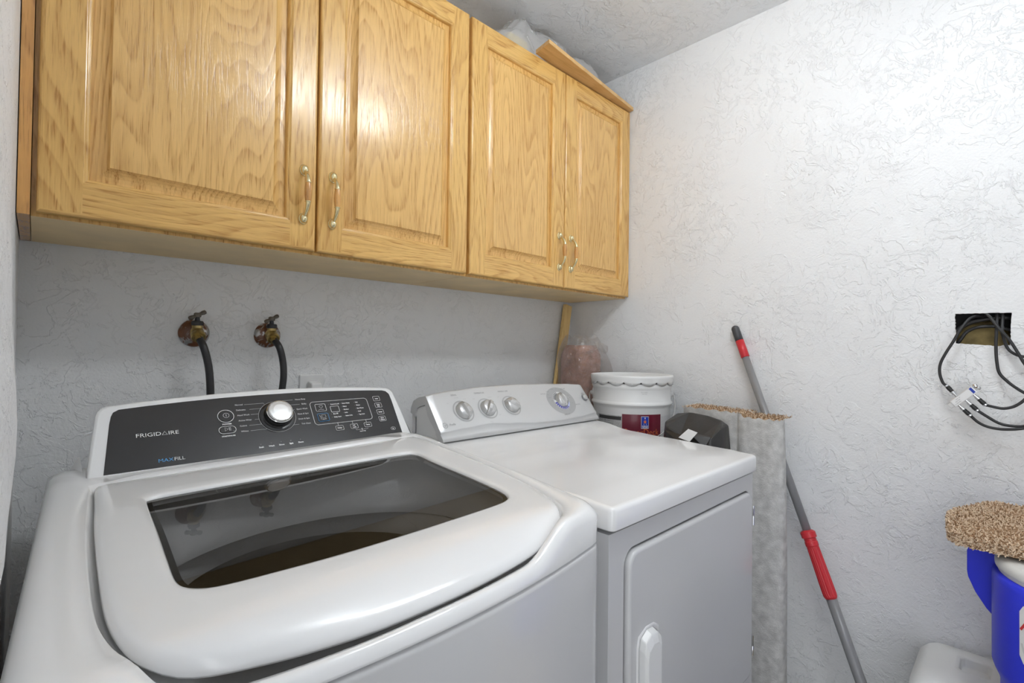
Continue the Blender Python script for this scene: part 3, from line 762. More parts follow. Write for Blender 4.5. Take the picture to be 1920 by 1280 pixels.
    T('Delay', .5180, .0448, .0034, 0, 'CENTER', .95, .0002, .0021); T('Soil', .5540, .0474, .0028, 0, 'CENTER', 1, .0002, .0021); T('Level', .5540, .0426, .0028, 0, 'CENTER', 1, .0002, .0021); T('Temp', .5895, .0448, .0034, 0, 'CENTER', .95, .0002, .0021)
    stroke_into(b, [(.5560,.0385),(.5575,.0360),(.5680,.0360)], Wp, .0005, 0, False, c); stroke_into(b, [(.5760,.0360),(.5865,.0360),(.5880,.0385)], Wp, .0005, 0, False, c)
    stroke_into(b, rrect(.5720,.0355,.0034,.0030,.0006), Wp, .0005, 0, True, c); stroke_into(b, circ(.5720,.0378,.0013,10), Wp, .0004, 0, True, c)
    T('Hold 3 Sec', .5720, .0300, .0024, 0, 'CENTER', 1, .0001)
    for i, (s1, s2) in enumerate((('Soak',None),('Fresh','Rinse'),('Drain',None),('Fabric','Softener'))):
        x = .6355-.0008*i; y = .1180-.0200*i
        stroke_into(b, rrect(x,y,.0180,.0135,.0024), Wp, .0007, 0, True, c+.001); fill_into(b, circ(x-.0145, y, .0005, 8), Wp, 2, c)
        if s2: T(s1, x, y+.0008, .0028, 0, 'CENTER', .95, .0002, .0021); T(s2, x, y-.0040, .0028, 0, 'CENTER', .85, .0002, .0021)
        else: T(s1, x, y-.0018, .0032, 0, 'CENTER', .95, .0002, .0021)
    stroke_into(b, circ(.6535,.0275,.0062,24,.0042), Wp, .0007, 0, True, c); T('hp', .6535, .0262, .0030, 0, 'CENTER', 1.1, .0002)
    b.build('printed_lettering', [M['ink'], M['inkblue'], M['inkring']], pn)
    # buttons
    def btn(pts, cx, cy, h, name='button', top=.9):
        bb = MB(); button_into(bb, pts, Wp, h, 0, cx, cy, top, .0004); return bb.build(name, M['black'], pn, bevel=.0005)
    btn(circ(.2875,.1050,.0138,32), .2875, .1050, .0035, 'power_button')
    btn(rrect(.2862,.0725,.0295,.0150,.0072), .2862, .0725, .0035, 'start_button')
    btn(rrect(.4870,.1055,.0232,.0182,.003), .4870, .1055, .0028); btn(rrect(.4872,.0790,.0242,.0192,.003), .4872, .0790, .0028)
    for x in (.5180,.5540,.5895): btn(rrect(x,.0462,.0172,.0108,.002), x, .0462, .0012)
    for i in range(4): btn(rrect(.6355-.0008*i,.1180-.0200*i,.0168,.0122,.002), .6355-.0008*i, .1180-.0200*i, .0012)
    # dial
    ax = Vector(Wp(.3,.1,1))-Vector(Wp(.3,.1,0)); cpt = Vector(Wp(.388,.0935,.0006))
    b = MB(); b.lathe(cpt, ax, [(.0375,0),(.0365,.0016),(.0330,.0026),(.0300,.0028),(.0288,.004),(.0282,.014),(.0276,.0195),(.0262,.0205),(.0262,.0235),(.0245,.0262),(.0222,.0266),(.0218,.0258),(.0150,.0268),(.0001,.0272)], 48,
                      mis=[0,0,0,0,0,0,1,1,1,1,1,2,2])
    o = b.build('dial', [M['black'], M['chrome'], M['satin']], pn); o['label'] = 'large round dial with satin silver face'
washer()

# ------------------------------------------------------------------ dryer
DX0, DX1 = .7290, 1.4040
def dryer():
    t = empty('dryer', (1.067, -.60, 0), 'white front-load dryer with silver control console, between washing machine and bucket', 'dryer')
    b = MB(); x0, x1, yb, yf, z1 = .7350, 1.4030, -.245, -.9450, .8640
    # body: front panel with recessed door surround
    b.box((x0, yf+.012, .02), (x1, yb, z1), 0)
    dx0, dx1, dz0, dz1 = .7830, 1.3860, .3330, .8250
    Fp = lambda x, z, h=0: (x, yf-h, z)
    op = rrect((dx0+dx1)/2, (dz0+dz1)/2, dx1-dx0, dz1-dz0, .034, 8)
    outer = [(x0, .02), (x1, .02), (x1, z1), (x0, z1)]
    tris = geometry.tessellate_polygon([[Vector((x, z, 0)) for x, z in outer], [Vector((x, z, 0)) for x, z in op]])
    b.add([Fp(x, z) for x, z in outer+op], [tuple(q) for q in tris], 0)
    oi = rrect((dx0+dx1)/2, (dz0+dz1)/2, dx1-dx0-.004, dz1-dz0-.004, .032, 8)
    b.loft([[Fp(*p) for p in op], [Fp(p[0], p[1], -.0012) for p in oi], [Fp(p[0], p[1], -.0115) for p in oi]], 0, smooth=False)
    for q in (((x0,yf,.02),(x0,yf,z1),(x0,yf+.012,z1),(x0,yf+.012,.02)), ((x1,yf,.02),(x1,yf,z1),(x1,yf+.012,z1),(x1,yf+.012,.02)), ((x0,yf,z1),(x1,yf,z1),(x1,yf+.012,z1),(x0,yf+.012,z1)), ((x0,yf,.02),(x1,yf,.02),(x1,yf+.012,.02),(x0,yf+.012,.02))):
        b.add(q, [(0,1,2,3)], 0)
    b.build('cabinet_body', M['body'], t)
    for fx, fy in ((.78,-.3),(1.36,-.3),(.78,-.90),(1.36,-.90)):
        b = MB(); b.lathe((fx,fy,0), (0,0,1), [(.02,0),(.02,.022)], 14); b.build('levelling_foot', M['blackp'], t)
    # door
    b = MB(); cx, cz, W_, H_ = (dx0+dx1)/2, (dz0+dz1)/2, dx1-dx0-.010, dz1-dz0-.010
    levels = [(0,-.009),(0,.004),(.0012,.0072),(.0035,.0092),(.0070,.0100)]
    loops = [[Fp(x, z, h) for x, z in rrect(cx, cz, W_-2*d, H_-2*d, .030-d*.8, 8)] for d, h in levels]
    b.loft(loops, 0, cap0=True, cap1=True)
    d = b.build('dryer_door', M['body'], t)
    # door handle: recess surround and upright grip with bright sloping top
    b = MB(); hx = .852
    for xr in ((.8190, .8240), (.8860, .8930)):
        pass
    rec = lambda w0, zt: [(hx-w0, .44), (hx-w0, zt-.028), (hx-w0*.86, zt-.010), (hx-w0*.2, zt), (hx+w0*.5, zt-.002), (hx+w0, zt-.014), (hx+w0, .44)]
    b.loft([[Fp(x, z, .0102) for x, z in rec(.040, .668)], [Fp(x, z, .0125) for x, z in rec(.037, .665)], [Fp(x, z, .0105) for x, z in rec(.0335, .661)]], 0, closed=False)
    b.loft([[Fp(x, z, .0095) for x, z in rec(.030, .662)], [Fp(x, z, .022) for x, z in rec(.029, .656)], [Fp(x, z, .027) for x, z in rec(.024, .640)], [Fp(x, z, .027) for x, z in rec(.012, .630)]], 0, closed=True, cap1=True, cap0=True, smooth=False)
    b.build('door_handle', M['whitep'], d, bevel=.002)
    for za, zb in ((.728,.780),(.384,.436)):
        b = MB(); b.lathe((1.3905, yf-.0065, za), (0,0,1), [(.0035,0),(.0035,(zb-za)*.46),(.0029,(zb-za)*.48),(.0035,(zb-za)*.5),(.0035,zb-za)], 12)
        b.box((1.3865, yf-.0045, za), (1.3965, yf-.0002, zb)); o = b.build('door_hinge', M['chrome'], d)
    # top plate
    zt = [(-.965,.9135),(-.93,.9155),(-.88,.919),(-.68,.9255),(-.57,.930),(-.45,.947),(-.36,.957),(-.24,.957)]
    def loop(ins_, dz, absz=None):
        x0_, x1_, ya, yb_ = DX0+ins_, DX1-ins_, -.9580+ins_, -.243-ins_*0; r = max(.013-ins_, .003); rows = []
        ys = [ya + r*(1-math.cos(math.radians(a))) for a in (0, 30, 60, 90)]; dxs = [r*(1-math.sin(math.radians(a))) for a in (0, 30, 60, 90)]
        left = [(x0_+dx_, y_) for y_, dx_ in zip(ys, dxs)]; k = 26
        left += [(x0_, ys[-1]+(yb_-ys[-1])*i/k) for i in range(1, k+1)]
        right = [(x0_+x1_-x, y) for x, y in left]
        pts = left[::-1] + right   # left back->front, right front->back
        return [(x, y, absz if absz is not None else interp(zt, y)-dz) for x, y in pts]
    b = MB(); L = [loop(.004,0,.8740), loop(.001,0,.8730), loop(0,0,.8755), loop(0,.0085), loop(.0008,.0045), loop(.0028,.0018), loop(.006,.0004), loop(.010,0)]
    b.loft(L, 0, smooth=True)
    T_ = L[-1]; n = len(T_); bb = len(b.v); b.v += T_
    for i in range(n//2-1): b.f.append((bb+i, bb+i+1, bb+n-2-i, bb+n-1-i)); b.m.append(0); b.sm.append(True)
    B_ = L[0]; bb = len(b.v); b.v += B_; b.f.append(tuple(range(bb, bb+n))); b.m.append(0); b.sm.append(False)
    b.build('top_plate', M['white'], t)
    # clips and spacer between plate and body; spacer coloured dark as the gap's shade
    b = MB(); b.box((x0+.030, yf+.034, .864), (x1-.012, yb, .8745), 0)
    for cx_ in (.79, .86, .93): b.box((cx_, yf+.002, .8642), (cx_+.012, yf+.016, .8705), 0)
    b.build('plate_spacer', M['dark'], t)
    # --- console
    def Dp(x, w_, h=0.0): return (x, -.432+w_*.6207-h*.7845, .975+w_*.7845+h*.6207)
    topw = [(.745,.1195),(.83,.1285),(.95,.1355),(1.06,.1370),(1.19,.1340),(1.30,.1275),(1.41,.1200)]
    lipw = [(.745,.0005),(.83,.0060),(.91,.0100),(1.00,.0015),(1.097,-.0075),(1.20,-.0105),(1.30,-.0070),(1.40,.0010)]
    b = MB(); rows = []; NX = 60; X0, X1 = .7450, 1.4030
    for i in range(NX+1):
        x = X0+(X1-X0)*i/NX; tw = interp(topw, x); lw = interp(lipw, x)
        e = min((x-X0)/.006, (X1-x)/.006, 1); sh = .004*(1-e)**2
        bt = .9515
        row = [(x,-.415,.9510),(x,-.4370,bt),(x,-.4395,bt+.0015)]
        l0 = Dp(x, lw-.002, -sh); row += [(x, l0[1]*.45+(-.4395)*.55, l0[2]*.45+bt*.55), Dp(x, lw-.0025, -.0035-sh), Dp(x, lw-.0004, -.001-sh), Dp(x, lw+.0025, -sh)]
        for f in (.2,.4,.6,.8,.94): row.append(Dp(x, lw+(tw-lw)*f, -sh))
        row += [Dp(x, tw-.004, -.0004-sh), Dp(x, tw-.001, -.003-sh), Dp(x, tw, -.008-sh)]
        q = Dp(x, tw, -.008-sh)
        row += [(x, -.325, q[2]-.004), (x, -.300, q[2]-.015), (x, -.288, q[2]-.034), (x, -.286, q[2]-.048)]
        rows.append(row)
    b.loft(rows, 0, closed=False, smooth=True)
    # grey side band (thickness of the hood), left and right
    for xi, sg in ((X0+.0005, 1), (X1-.0005, -1)):
        R_ = rows[0] if sg > 0 else rows[-1]; o_ = [(xi, p[1], p[2]) for p in R_]
        cy, cz_ = -.345, .985
        inn = []
        for p in o_:
            v = Vector((p[1]-cy, p[2]-cz_)); l = v.length; k_ = max(l-.024, .004)/l; inn.append((xi, cy+v.x*k_, min(cz_+v.y*k_, p[2])))
        b.loft([o_, inn], 0, closed=False, smooth=False)
        inn2 = [(xi+sg*.008, p[1], p[2]) for p in inn]
        b.loft([inn, inn2], 0, closed=False, smooth=False)
        pan = [(xi+sg*.0055, p[1], p[2]-.001) for p in inn if -.425 < p[1] < -.2]
        b.loft([pan, [(q[0], q[1], .9525) for q in pan]], 1, closed=False, smooth=False)
        rim = [(xi+sg*.0055, p[1], p[2]-.0005) for p in rows[0][-3:]] if sg > 0 else [(xi+sg*.0055, p[1], p[2]-.0005) for p in rows[-1][-3:]]
        b.loft([rim, [(q[0], q[1], .9525) for q in rim]], 1, closed=False, smooth=False)
    # rear cover
    b.box((X0+.0052, -.2985, .9525), (X1-.0052, -.2875, 1.014), 1)
    con = b.build('console', [M['silver'], M['whitep']], t); con['label'] = 'silver curved control console'
    # printing
    b = MB(); c = .0006
    T = lambda s, x, w_, h, mi=0, al='CENTER', wd=1.0, sh=0.0: text_into(b, s, Dp, x, w_, h, mi, al, cap=c+.0008, wide=wd, shear=sh)
    def ringf(cx, cy, r0, r1, mi, a0=0, a1=360, n=40, cp=c, ex=1.0):
        vs = []; 
        for k in range(n+1):
            a = math.radians(a0+(a1-a0)*k/n)
            for r in (r0, r1): vs.append(Dp(cx+r*ex*math.cos(a), cy+r*math.sin(a), cp))
        b.add(vs, [(2*k, 2*k+1, 2*k+3, 2*k+2) for k in range(n)], mi)
    T('SIGNAL', .831, .1070, .0050, 0, 'CENTER', .85); T('TEMPERATURE', .923, .1078, .0050, 0, 'CENTER', .82); T('WRINKLE CARE', 1.016, .1080, .0050, 0, 'CENTER', .80)
    for (kx, kw) in ((.8420,.0570),(.9300,.0580),(1.0250,.0600)):
        ringf(kx, kw, .0300, .0335, 1)
    T('OFF', .800, .083, .0026, 1); T('LOUDER', .836, .0985, .0026, 1); T('LOUD', .862, .093, .0026, 1)
    T('HIGH', .894, .091, .0026, 1); T('MEDIUM', .955, .0925, .0026, 1); T('LOW', .963, .032, .0026, 1); T('EXTRA', .921, .0135, .0024, 1); T('LOW', .921, .009, .0024, 1)
    T('OFF', .988, .091, .0026, 1); T('ON', 1.043, .097, .0026, 1)
    # monogram
    ringf(.7640, .0200, .0068, .0078, 0); T('GE', .7640, .0170, .0058, 0, 'CENTER', .8, .3); T('Profile', .7765, .0175, .0060, 0, 'LEFT', .9, .35)
    # large timer dial graphic
    dx_, dw = 1.2530, .0600
    ringf(dx_, dw, .0001, .0520, 1, ex=1.25, cp=c*.5, n=64)
    ringf(dx_, dw, .0001, .0340, 4, ex=1.05, cp=c*.8)
    ringf(dx_, dw, .0215, .0335, 3, -50, 30, 20, c, 1.05)
    ringf(dx_, dw, .0235, .0335, 0, 100, 172, 20, c, 1.05); ringf(dx_, dw, .0235, .0335, 2, 190, 308, 30, c, 1.05)
    for k in range(5): ringf(dx_, dw, .0275, .0340, 4, 107+14*k, 111+14*k, 2, c*1.2, 1.05)
    for k in range(8): ringf(dx_, dw, .0270, .0340, 4, 200+13.5*k, 204+13.5*k, 2, c*1.2, 1.05)
    T('COTTONS', dx_-.071, .0875, .0042, 0, 'CENTER', .85); T('EASY CARE', dx_+.036, .1015, .0042, 0, 'CENTER', .8); T('DELICATES', dx_+.070, .0370, .0042, 0, 'CENTER', .85); T('TIMED DRY', dx_-.008, .0050, .0042, 0, 'CENTER', .9)
    for k, (xx, yy, s) in enumerate(((-.045,.036,'MORE DRY'),(-.049,.024,'DRY'),(-.050,.012,'LESS DRY'),(-.045,0,'DAMP'),(.046,.016,'MORE'),(.049,.006,'DRY'),(.048,-.014,'LESS'),(-.044,-.020,'60'),(-.036,-.030,'50'),(-.024,-.038,'40'),(.016,-.040,'20'),(.030,-.033,'10'),(-.018,.044,'OPTIMUM'),(.004,.045,'DRY'))):
        T(s, dx_+xx, dw+yy, .0024, 0, 'CENTER', .8)
    T('START', 1.377, .0780, .0034, 0, 'CENTER', .85)
    b.build('printed_lettering', [M['inkgrey'], M['inkring'], M['inknavy'], M['inklil'], M['whitep']], con)
    # knobs
    ax = (Vector(Dp(1,.1,1))-Vector(Dp(1,.1,0))).normalized(); tv = (Vector(Dp(1,1,0))-Vector(Dp(1,0,0))).normalized(); xv = Vector((1,0,0))
    def knob(kx, kw, ang, r=.0235, name='knob'):
        cpt = Vector(Dp(kx, kw, .0004)); bb = MB()
        bb.lathe(cpt, ax, [(r*1.06,0),(r*1.04,.004),(r,.006),(r*.97,.010),(r*.86,.0135),(r*.5,.0155),(.0005,.016)], 36, 0)
        d_ = (tv*math.cos(math.radians(ang)) + xv*math.sin(math.radians(ang))); s_ = d_.cross(ax)
        L_ = []
        for u, wd, hh in ((-1.12,.0018,.005),(-1.0,.0050,.014),(-.6,.0078,.0215),(0,.0088,.0240),(.6,.0078,.0215),(1.0,.0050,.014),(1.12,.0018,.005)):
            c0 = cpt + d_*(u*r)
            L_.append([c0 - s_*wd*1.15 + ax*.001, c0 - s_*wd + ax*hh*.7, c0 - s_*wd*.55 + ax*hh, c0 + s_*wd*.55 + ax*hh, c0 + s_*wd + ax*hh*.7, c0 + s_*wd*1.15 + ax*.001])
        bb.loft(L_, 0, closed=False, smooth=False, cap0=True, cap1=True)
        bb.build(name, M['silverk'], con, bevel=.0012)
    knob(.8420,.0570, -12); knob(.9300,.0580, 38); knob(1.0250,.0600, -52); knob(dx_,dw, -10, .0235, 'timer_knob')
    bb = MB(); bb.lathe(Vector(Dp(1.378,.0620,.0004)), ax, [(.0125,0),(.0125,.003),(.0105,.0032),(.0105,.0065),(.009,.0075),(.0005,.0078)], 28, mis=[1,1,0,0,0]); bb.build('start_button', [M['silverk'], M['inkgrey']], con)
dryer()

# ------------------------------------------------------------------ things in the gap right of the dryer
def pine_strip():
    b = MB(); T_, B_ = Vector((1.7320,-.022,1.389)), Vector((1.440,-.060,0.004)); d = (T_-B_).normalized()
    wv = Vector((d.z,0,-d.x)).normalized()*.0215; th = d.cross(wv).normalized()*.0085
    P = [B_-wv-th, B_+wv-th, B_+wv+th, B_-wv+th, T_-wv-th, T_+wv-th, T_+wv+th, T_-wv+th]
    b.add(P, [(0,3,2,1),(4,5,6,7),(0,1,5,4),(1,2,6,5),(2,3,7,6),(3,0,4,7)], 0)
    tag(b.build('wood_strip', M['pine'], bevel=.001), 'pale pine board standing tilted in the back corner behind the dryer', 'board')
pine_strip()

def wrapped_roll():
    rnd = random.Random(11)
    t = empty('wrapped_padding', (1.69,-.145,0), 'reddish brown padding bundle wrapped in crinkled clear plastic, between pine board and bucket', 'wrapped bundle')
    b = MB(); loops = []
    for k in range(30):
        z = .004+1.205*k/29; l = []; sc_ = 1 if z < 1.17 else 1-.25*((z-1.17)/.04)**2
        for i in range(28):
            a = 2*math.pi*i/28; r = (abs(math.cos(a))**4+abs(math.sin(a))**4)**(-.25)
            wob = 1+.02*math.sin(3*a+z*9)
            l.append((1.690+.068*r*sc_*wob*math.cos(a), -.130+.074*r*sc_*wob*math.sin(a), z))
        loops.append(l)
    b.loft(loops, 0, cap0=True, cap1=True); b.build('padding', M['brown'], t)
    b = MB(); loops = []
    for k in range(44):
        z = .002+1.245*k/43; l = []
        for i in range(48):
            a = 2*math.pi*i/48; r = (abs(math.cos(a))**4+abs(math.sin(a))**4)**(-.25)
            top = max(0, (z-1.15)/.10)
            wob = 1.12+.02*math.sin(6*a+z*21)+.025*math.sin(11*a-z*33)+.035*rnd.uniform(-1,1)
            rr = .076*r*wob*(1-.35*top*top)
            x = 1.693+rr*math.cos(a)*.96; y = -.132+rr*math.sin(a) - (.05*math.exp(-((z-1.10)/.06)**2)*max(0,math.cos(a+1.1)))
            l.append((min(x, XR-.004), min(y, -.034 if z > .9 else -.034), z + .008*math.sin(4*a)*top))
        loops.append(l)
    b.loft(loops, 0, smooth=False)
    # knotted loose flap on top
    fl = []
    for j in range(8):
        fl.append([(1.640+.016*i, -.235+.012*j+.005*rnd.uniform(-1,1), 1.175+.022*math.sin(i*1.3+j)*(.4)+.05*math.exp(-((i-4)/2.2)**2)*(1-j/9)+.004*rnd.uniform(-1,1)) for i in range(8)])
    b.loft(fl, 0, closed=False, smooth=False)
    b.build('plastic_wrap', M['film'], t)
wrapped_roll()

def bucket(cx, cy, z0, label, detailed=True):
    t = empty('paint_bucket', (cx, cy, z0), label, 'bucket')
    r, h = .143, .368
    b = MB(); prof = [(r-.010,.0),(r-.006,.003),(r-.004,.01),(r-.004,.255),(r-.002,.262),(r+.0025,.267),(r+.0035,.2715),(r-.001,.277),(r-.003,.281),(r-.003,.318),(r-.001,.324),(r+.002,.330),(r+.001,.337),(r-.001,.342)]
    b.lathe((cx,cy,z0), (0,0,1), prof, 64); body = b.build('bucket_body', M['bucket'], t)
    # crimped lid
    b = MB(); n = 192; loops = []
    lug = lambda a: max(0.0, math.cos(a*12))**.35 if math.cos(a*12) > 0 else 0
    def ring(rf, zf): loops.append([(cx+rf(a)*math.cos(a), cy+rf(a)*math.sin(a), z0+zf(a)) for a in [2*math.pi*k/n for k in range(n)]])
    sc_ = lambda a: abs(math.sin(a*8))**.7
    ring(lambda a: r+.0015, lambda a: .350-.014*sc_(a)); ring(lambda a: r+.0055-.002*sc_(a), lambda a: .349-.015*sc_(a)); ring(lambda a: r+.0045, lambda a: .352-.004*sc_(a))
    ring(lambda a: r+.0060, lambda a: .360); ring(lambda a: r+.0072, lambda a: .366); ring(lambda a: r+.005, lambda a: .3705); ring(lambda a: r+.001, lambda a: .371); ring(lambda a: r-.004, lambda a: .366); ring(lambda a: r-.010, lambda a: .358); ring(lambda a: .02, lambda a: .359)
    b.loft(loops, 0, cap1=True); 
    if detailed:
        for k in range(16):
            a = (k+.5)*math.pi/8; ca, sa = math.cos(a), math.sin(a); rr = r+.0070; tx, ty = -sa, ca
            P = [(cx+rr*ca+tx*u, cy+rr*sa+ty*u, z0+v) for u, v in ((-.0028,.3425),(.0028,.3425),(.0028,.347),(-.0028,.347))]
            P = [(p[0]+.0006*ca, p[1]+.0006*sa, p[2]) for p in P]; b.add(P, [(0,1,2,3)], 1)
    b.build('bucket_lid', [M['bucket'], M['tub']], t)
    if not detailed: return
    # wrap-around label on the side facing the room
    def Cp(a_deg, z, h=0.0):
        a = math.radians(a_deg); rr = r-.0038+h; return (cx+rr*math.cos(a), cy+rr*math.sin(a), z0+z)
    k_ = math.degrees(1/(r-.003))          # degrees per metre of arc
    mid = 212.0
    def patch(bm, u0, u1, z_0, z_1, mi, h):
        n_ = max(2, int((u1-u0)/.006)); vs = []
        for i in range(n_+1):
            u = u0+(u1-u0)*i/n_; vs += [Cp(mid+u*k_, z_0, h), Cp(mid+u*k_, z_1, h)]
        bm.add(vs, [(2*i, 2*i+2, 2*i+3, 2*i+1) for i in range(n_)], mi, True)
    b = MB()
    patch(b, -.135, -.031, .02, .231, 2, .0006); patch(b, -.128, -.033, .216, .228, 5, .0009)
    patch(b, -.030, .112, .02, .238, 0, .0008); patch(b, .114, .20, .02, .231, 6, .0006)
    patch(b, .035, .062, .190, .232, 3, .0012); patch(b, .0362, .0608, .1915, .2305, 1, .0016)
    Cf = lambda x, y, h=0: Cp(mid+x*k_, y+.0195, .0021+h)
    # emblem: little figure and globe
    fill_into(b, circ(.0485,.2065,.0022,12), Cf, 3); stroke_into(b, [(.0485,.2045),(.0440,.1935),(.0530,.1935)], Cf, .0016, 4, True); fill_into(b, circ(.0485,.1935,.0045,16), Cf, 4, .0002)
    stroke_into(b, [(.0445,.1880),(.0445,.1835)], Cf, .0012, 3); stroke_into(b, [(.0525,.1880),(.0525,.1835)], Cf, .0012, 3)
    text_into(b, 'SHERWIN', Cf, .0485, .1775, .0035, 3, 'CENTER', wide=.95, bold=.0002); text_into(b, 'WILLIAMS', Cf, .0485, .1725, .0035, 3, 'CENTER', wide=.85, bold=.0002)
    text_into(b, 'SuperDeck', Cf, -.0225, .1480, .0215, 4, 'LEFT', wide=.90, bold=-.0004, res=4)
    patch(b, -.02, .10, .100, .130, 5, .0012)
    for i in range(3): 
        text_into(b, ('WARNING! CAUSES EYE IRRITATION', 'READ ALL DIRECTIONS BEFORE USE', 'KEEP OUT OF REACH OF CHILDREN')[i], Cf, -.126, .190-.008*i, .0035, 5, 'LEFT', wide=.8)
    o = b.build('bucket_label', [M['maroon'], M['labelblue'], M['labelgrey'], M['paperw'], M['orange'], M['labelblk'], M['labelpale']], body)
    # small stamp on the bare white
    b = MB(); text_into(b, '07 19 4812', Cf, .035, .293, .0035, 0, 'LEFT', cap=-.001); text_into(b, '640 5 GAL', Cf, .037, .2875, .003, 0, 'LEFT', cap=-.001)
    b.build('printed_stamp', M['inkring'], body)
    # ears and wire handle
    for a_ in (128, 308):
        a = math.radians(a_); d_ = Vector((math.cos(a), math.sin(a), 0)); b = MB()
        b.lathe(Vector((cx,cy,z0+.300))+d_*(r-.004), d_, [(.019,0),(.018,.003),(.008,.005),(.007,.012),(.001,.013)], 20); b.build('handle_ear', M['tub'], t)
    b = MB(); A = Vector((math.cos(math.radians(128)), math.sin(math.radians(128)), 0)); front = Vector((math.cos(math.radians(218)), math.sin(math.radians(218)), 0)); pts = []
    for k in range(13):
        q = math.radians(180*k/12); rr = r+.012
        pts.append(Vector((cx,cy,0)) + A*rr*math.cos(q)*(1 if 0 < k < 12 else 1) + front*(rr*math.sin(q)*1.03) + Vector((0,0,z0+.300-.150*math.sin(q)**.85)))
    b.tube(crom(pts, 5), .0021, 8); b.build('wire_handle', M['chrome'], t)
bucket(1.604, -.438, .362, 'white metal bucket standing under the labelled paint bucket behind the dryer', False)
bucket(1.604, -.438, .731, 'white metal paint bucket with crimped lid and maroon label, right behind the dryer')

def black_bag():
    t = empty('black_bag', (1.50,-.745,0), 'black fabric bag with a small white tag, standing between dryer and carpet roll', 'bag')
    b = MB()
    top = [(1.545,-.652,.984),(1.548,-.700,.992),(1.545,-.752,.988),(1.538,-.803,.978)]
    rim = [(1.555,-.655,.955),(1.470,-.648,.962),(1.446,-.668,.950),(1.440,-.715,.928),(1.442,-.770,.920),(1.452,-.808,.932),(1.490,-.824,.962),(1.550,-.822,.962)]
    mid = [(1.556,-.648,.80),(1.450,-.642,.80),(1.430,-.662,.80),(1.424,-.715,.80),(1.424,-.785,.80),(1.432,-.816,.80),(1.470,-.832,.80),(1.560,-.832,.80)]
    bot = [(x, y, .003) for x, y, z in mid]
    b.loft([bot, mid, rim], 0, cap0=True)
    k = len(b.v); b.v += [tuple(p) for p in rim+top]; r_, t_ = k, k+8
    for f in ((r_, r_+1, t_), (r_+1, r_+2, t_+1, t_), (r_+2, r_+3, t_+1), (r_+3, r_+4, t_+2, t_+1), (r_+4, r_+5, t_+3, t_+2), (r_+5, r_+6, t_+3), (r_+6, r_+7, t_+3), (r_+7, r_, t_, t_+1), (r_+7, t_+1, t_+2), (r_+7, t_+2, t_+3)):
        b.f.append(f); b.m.append(0); b.sm.append(False)
    b.build('bag_body', M['bagblk'], t, bevel=.006, merge=True)
    # folded gusset flaps on the near corner
    b = MB()
    b.add([(1.441,-.665,.940),(1.436,-.735,.930),(1.424,-.80,.870),(1.427,-.70,.865),(1.416,-.745,.900)], [(0,1,4),(1,2,4),(2,3,4),(3,0,4)], 0)
    b.add([(1.450,-.730,.945),(1.426,-.765,.935),(1.4255,-.80,.905),(1.448,-.810,.935)], [(0,1,3),(1,2,3)], 0)
    s = b.build('folded_flap', M['bagblk'], t); md = s.modifiers.new('s','SOLIDIFY'); md.thickness = .004
    b = MB(); b.add([(1.4330,-.747,.9540),(1.4310,-.777,.9470),(1.4190,-.758,.9180),(1.4200,-.722,.9260)], [(0,1,2,3)], 0)
    s = b.build('white_tag', M['paperw'], t); md = s.modifiers.new('s','SOLIDIFY'); md.thickness = .001
    s['label'] = 'small white care tag'
black_bag()

def tufts(b, pts, ln, rad, mats, rnd, up=None, spread=.8):
    for p, nrm in pts:
        n = (Vector(nrm)+Vector((rnd.uniform(-1,1), rnd.uniform(-1,1), rnd.uniform(-1,1)))*spread).normalized()
        a = n.cross(Vector((.3,.5,.8))).normalized(); c = n.cross(a); L_ = ln*rnd.uniform(.6,1.3); r = rad*rnd.uniform(.7,1.3)
        p = Vector(p); q = rnd.uniform(0, 2)
        base = [p+(a*math.cos(q+k*2.094)+c*math.sin(q+k*2.094))*r for k in range(3)]
        bend = (a*rnd.uniform(-.4,.4)+c*rnd.uniform(-.4,.4))*L_
        tip = [p+n*L_+bend+(a*math.cos(q+k*2.094)+c*math.sin(q+k*2.094))*r*.75 for k in range(3)]
        b.add(base+tip, [(0,1,4,3),(1,2,5,4),(2,0,3,5),(3,4,5)], rnd.choice(mats), False)

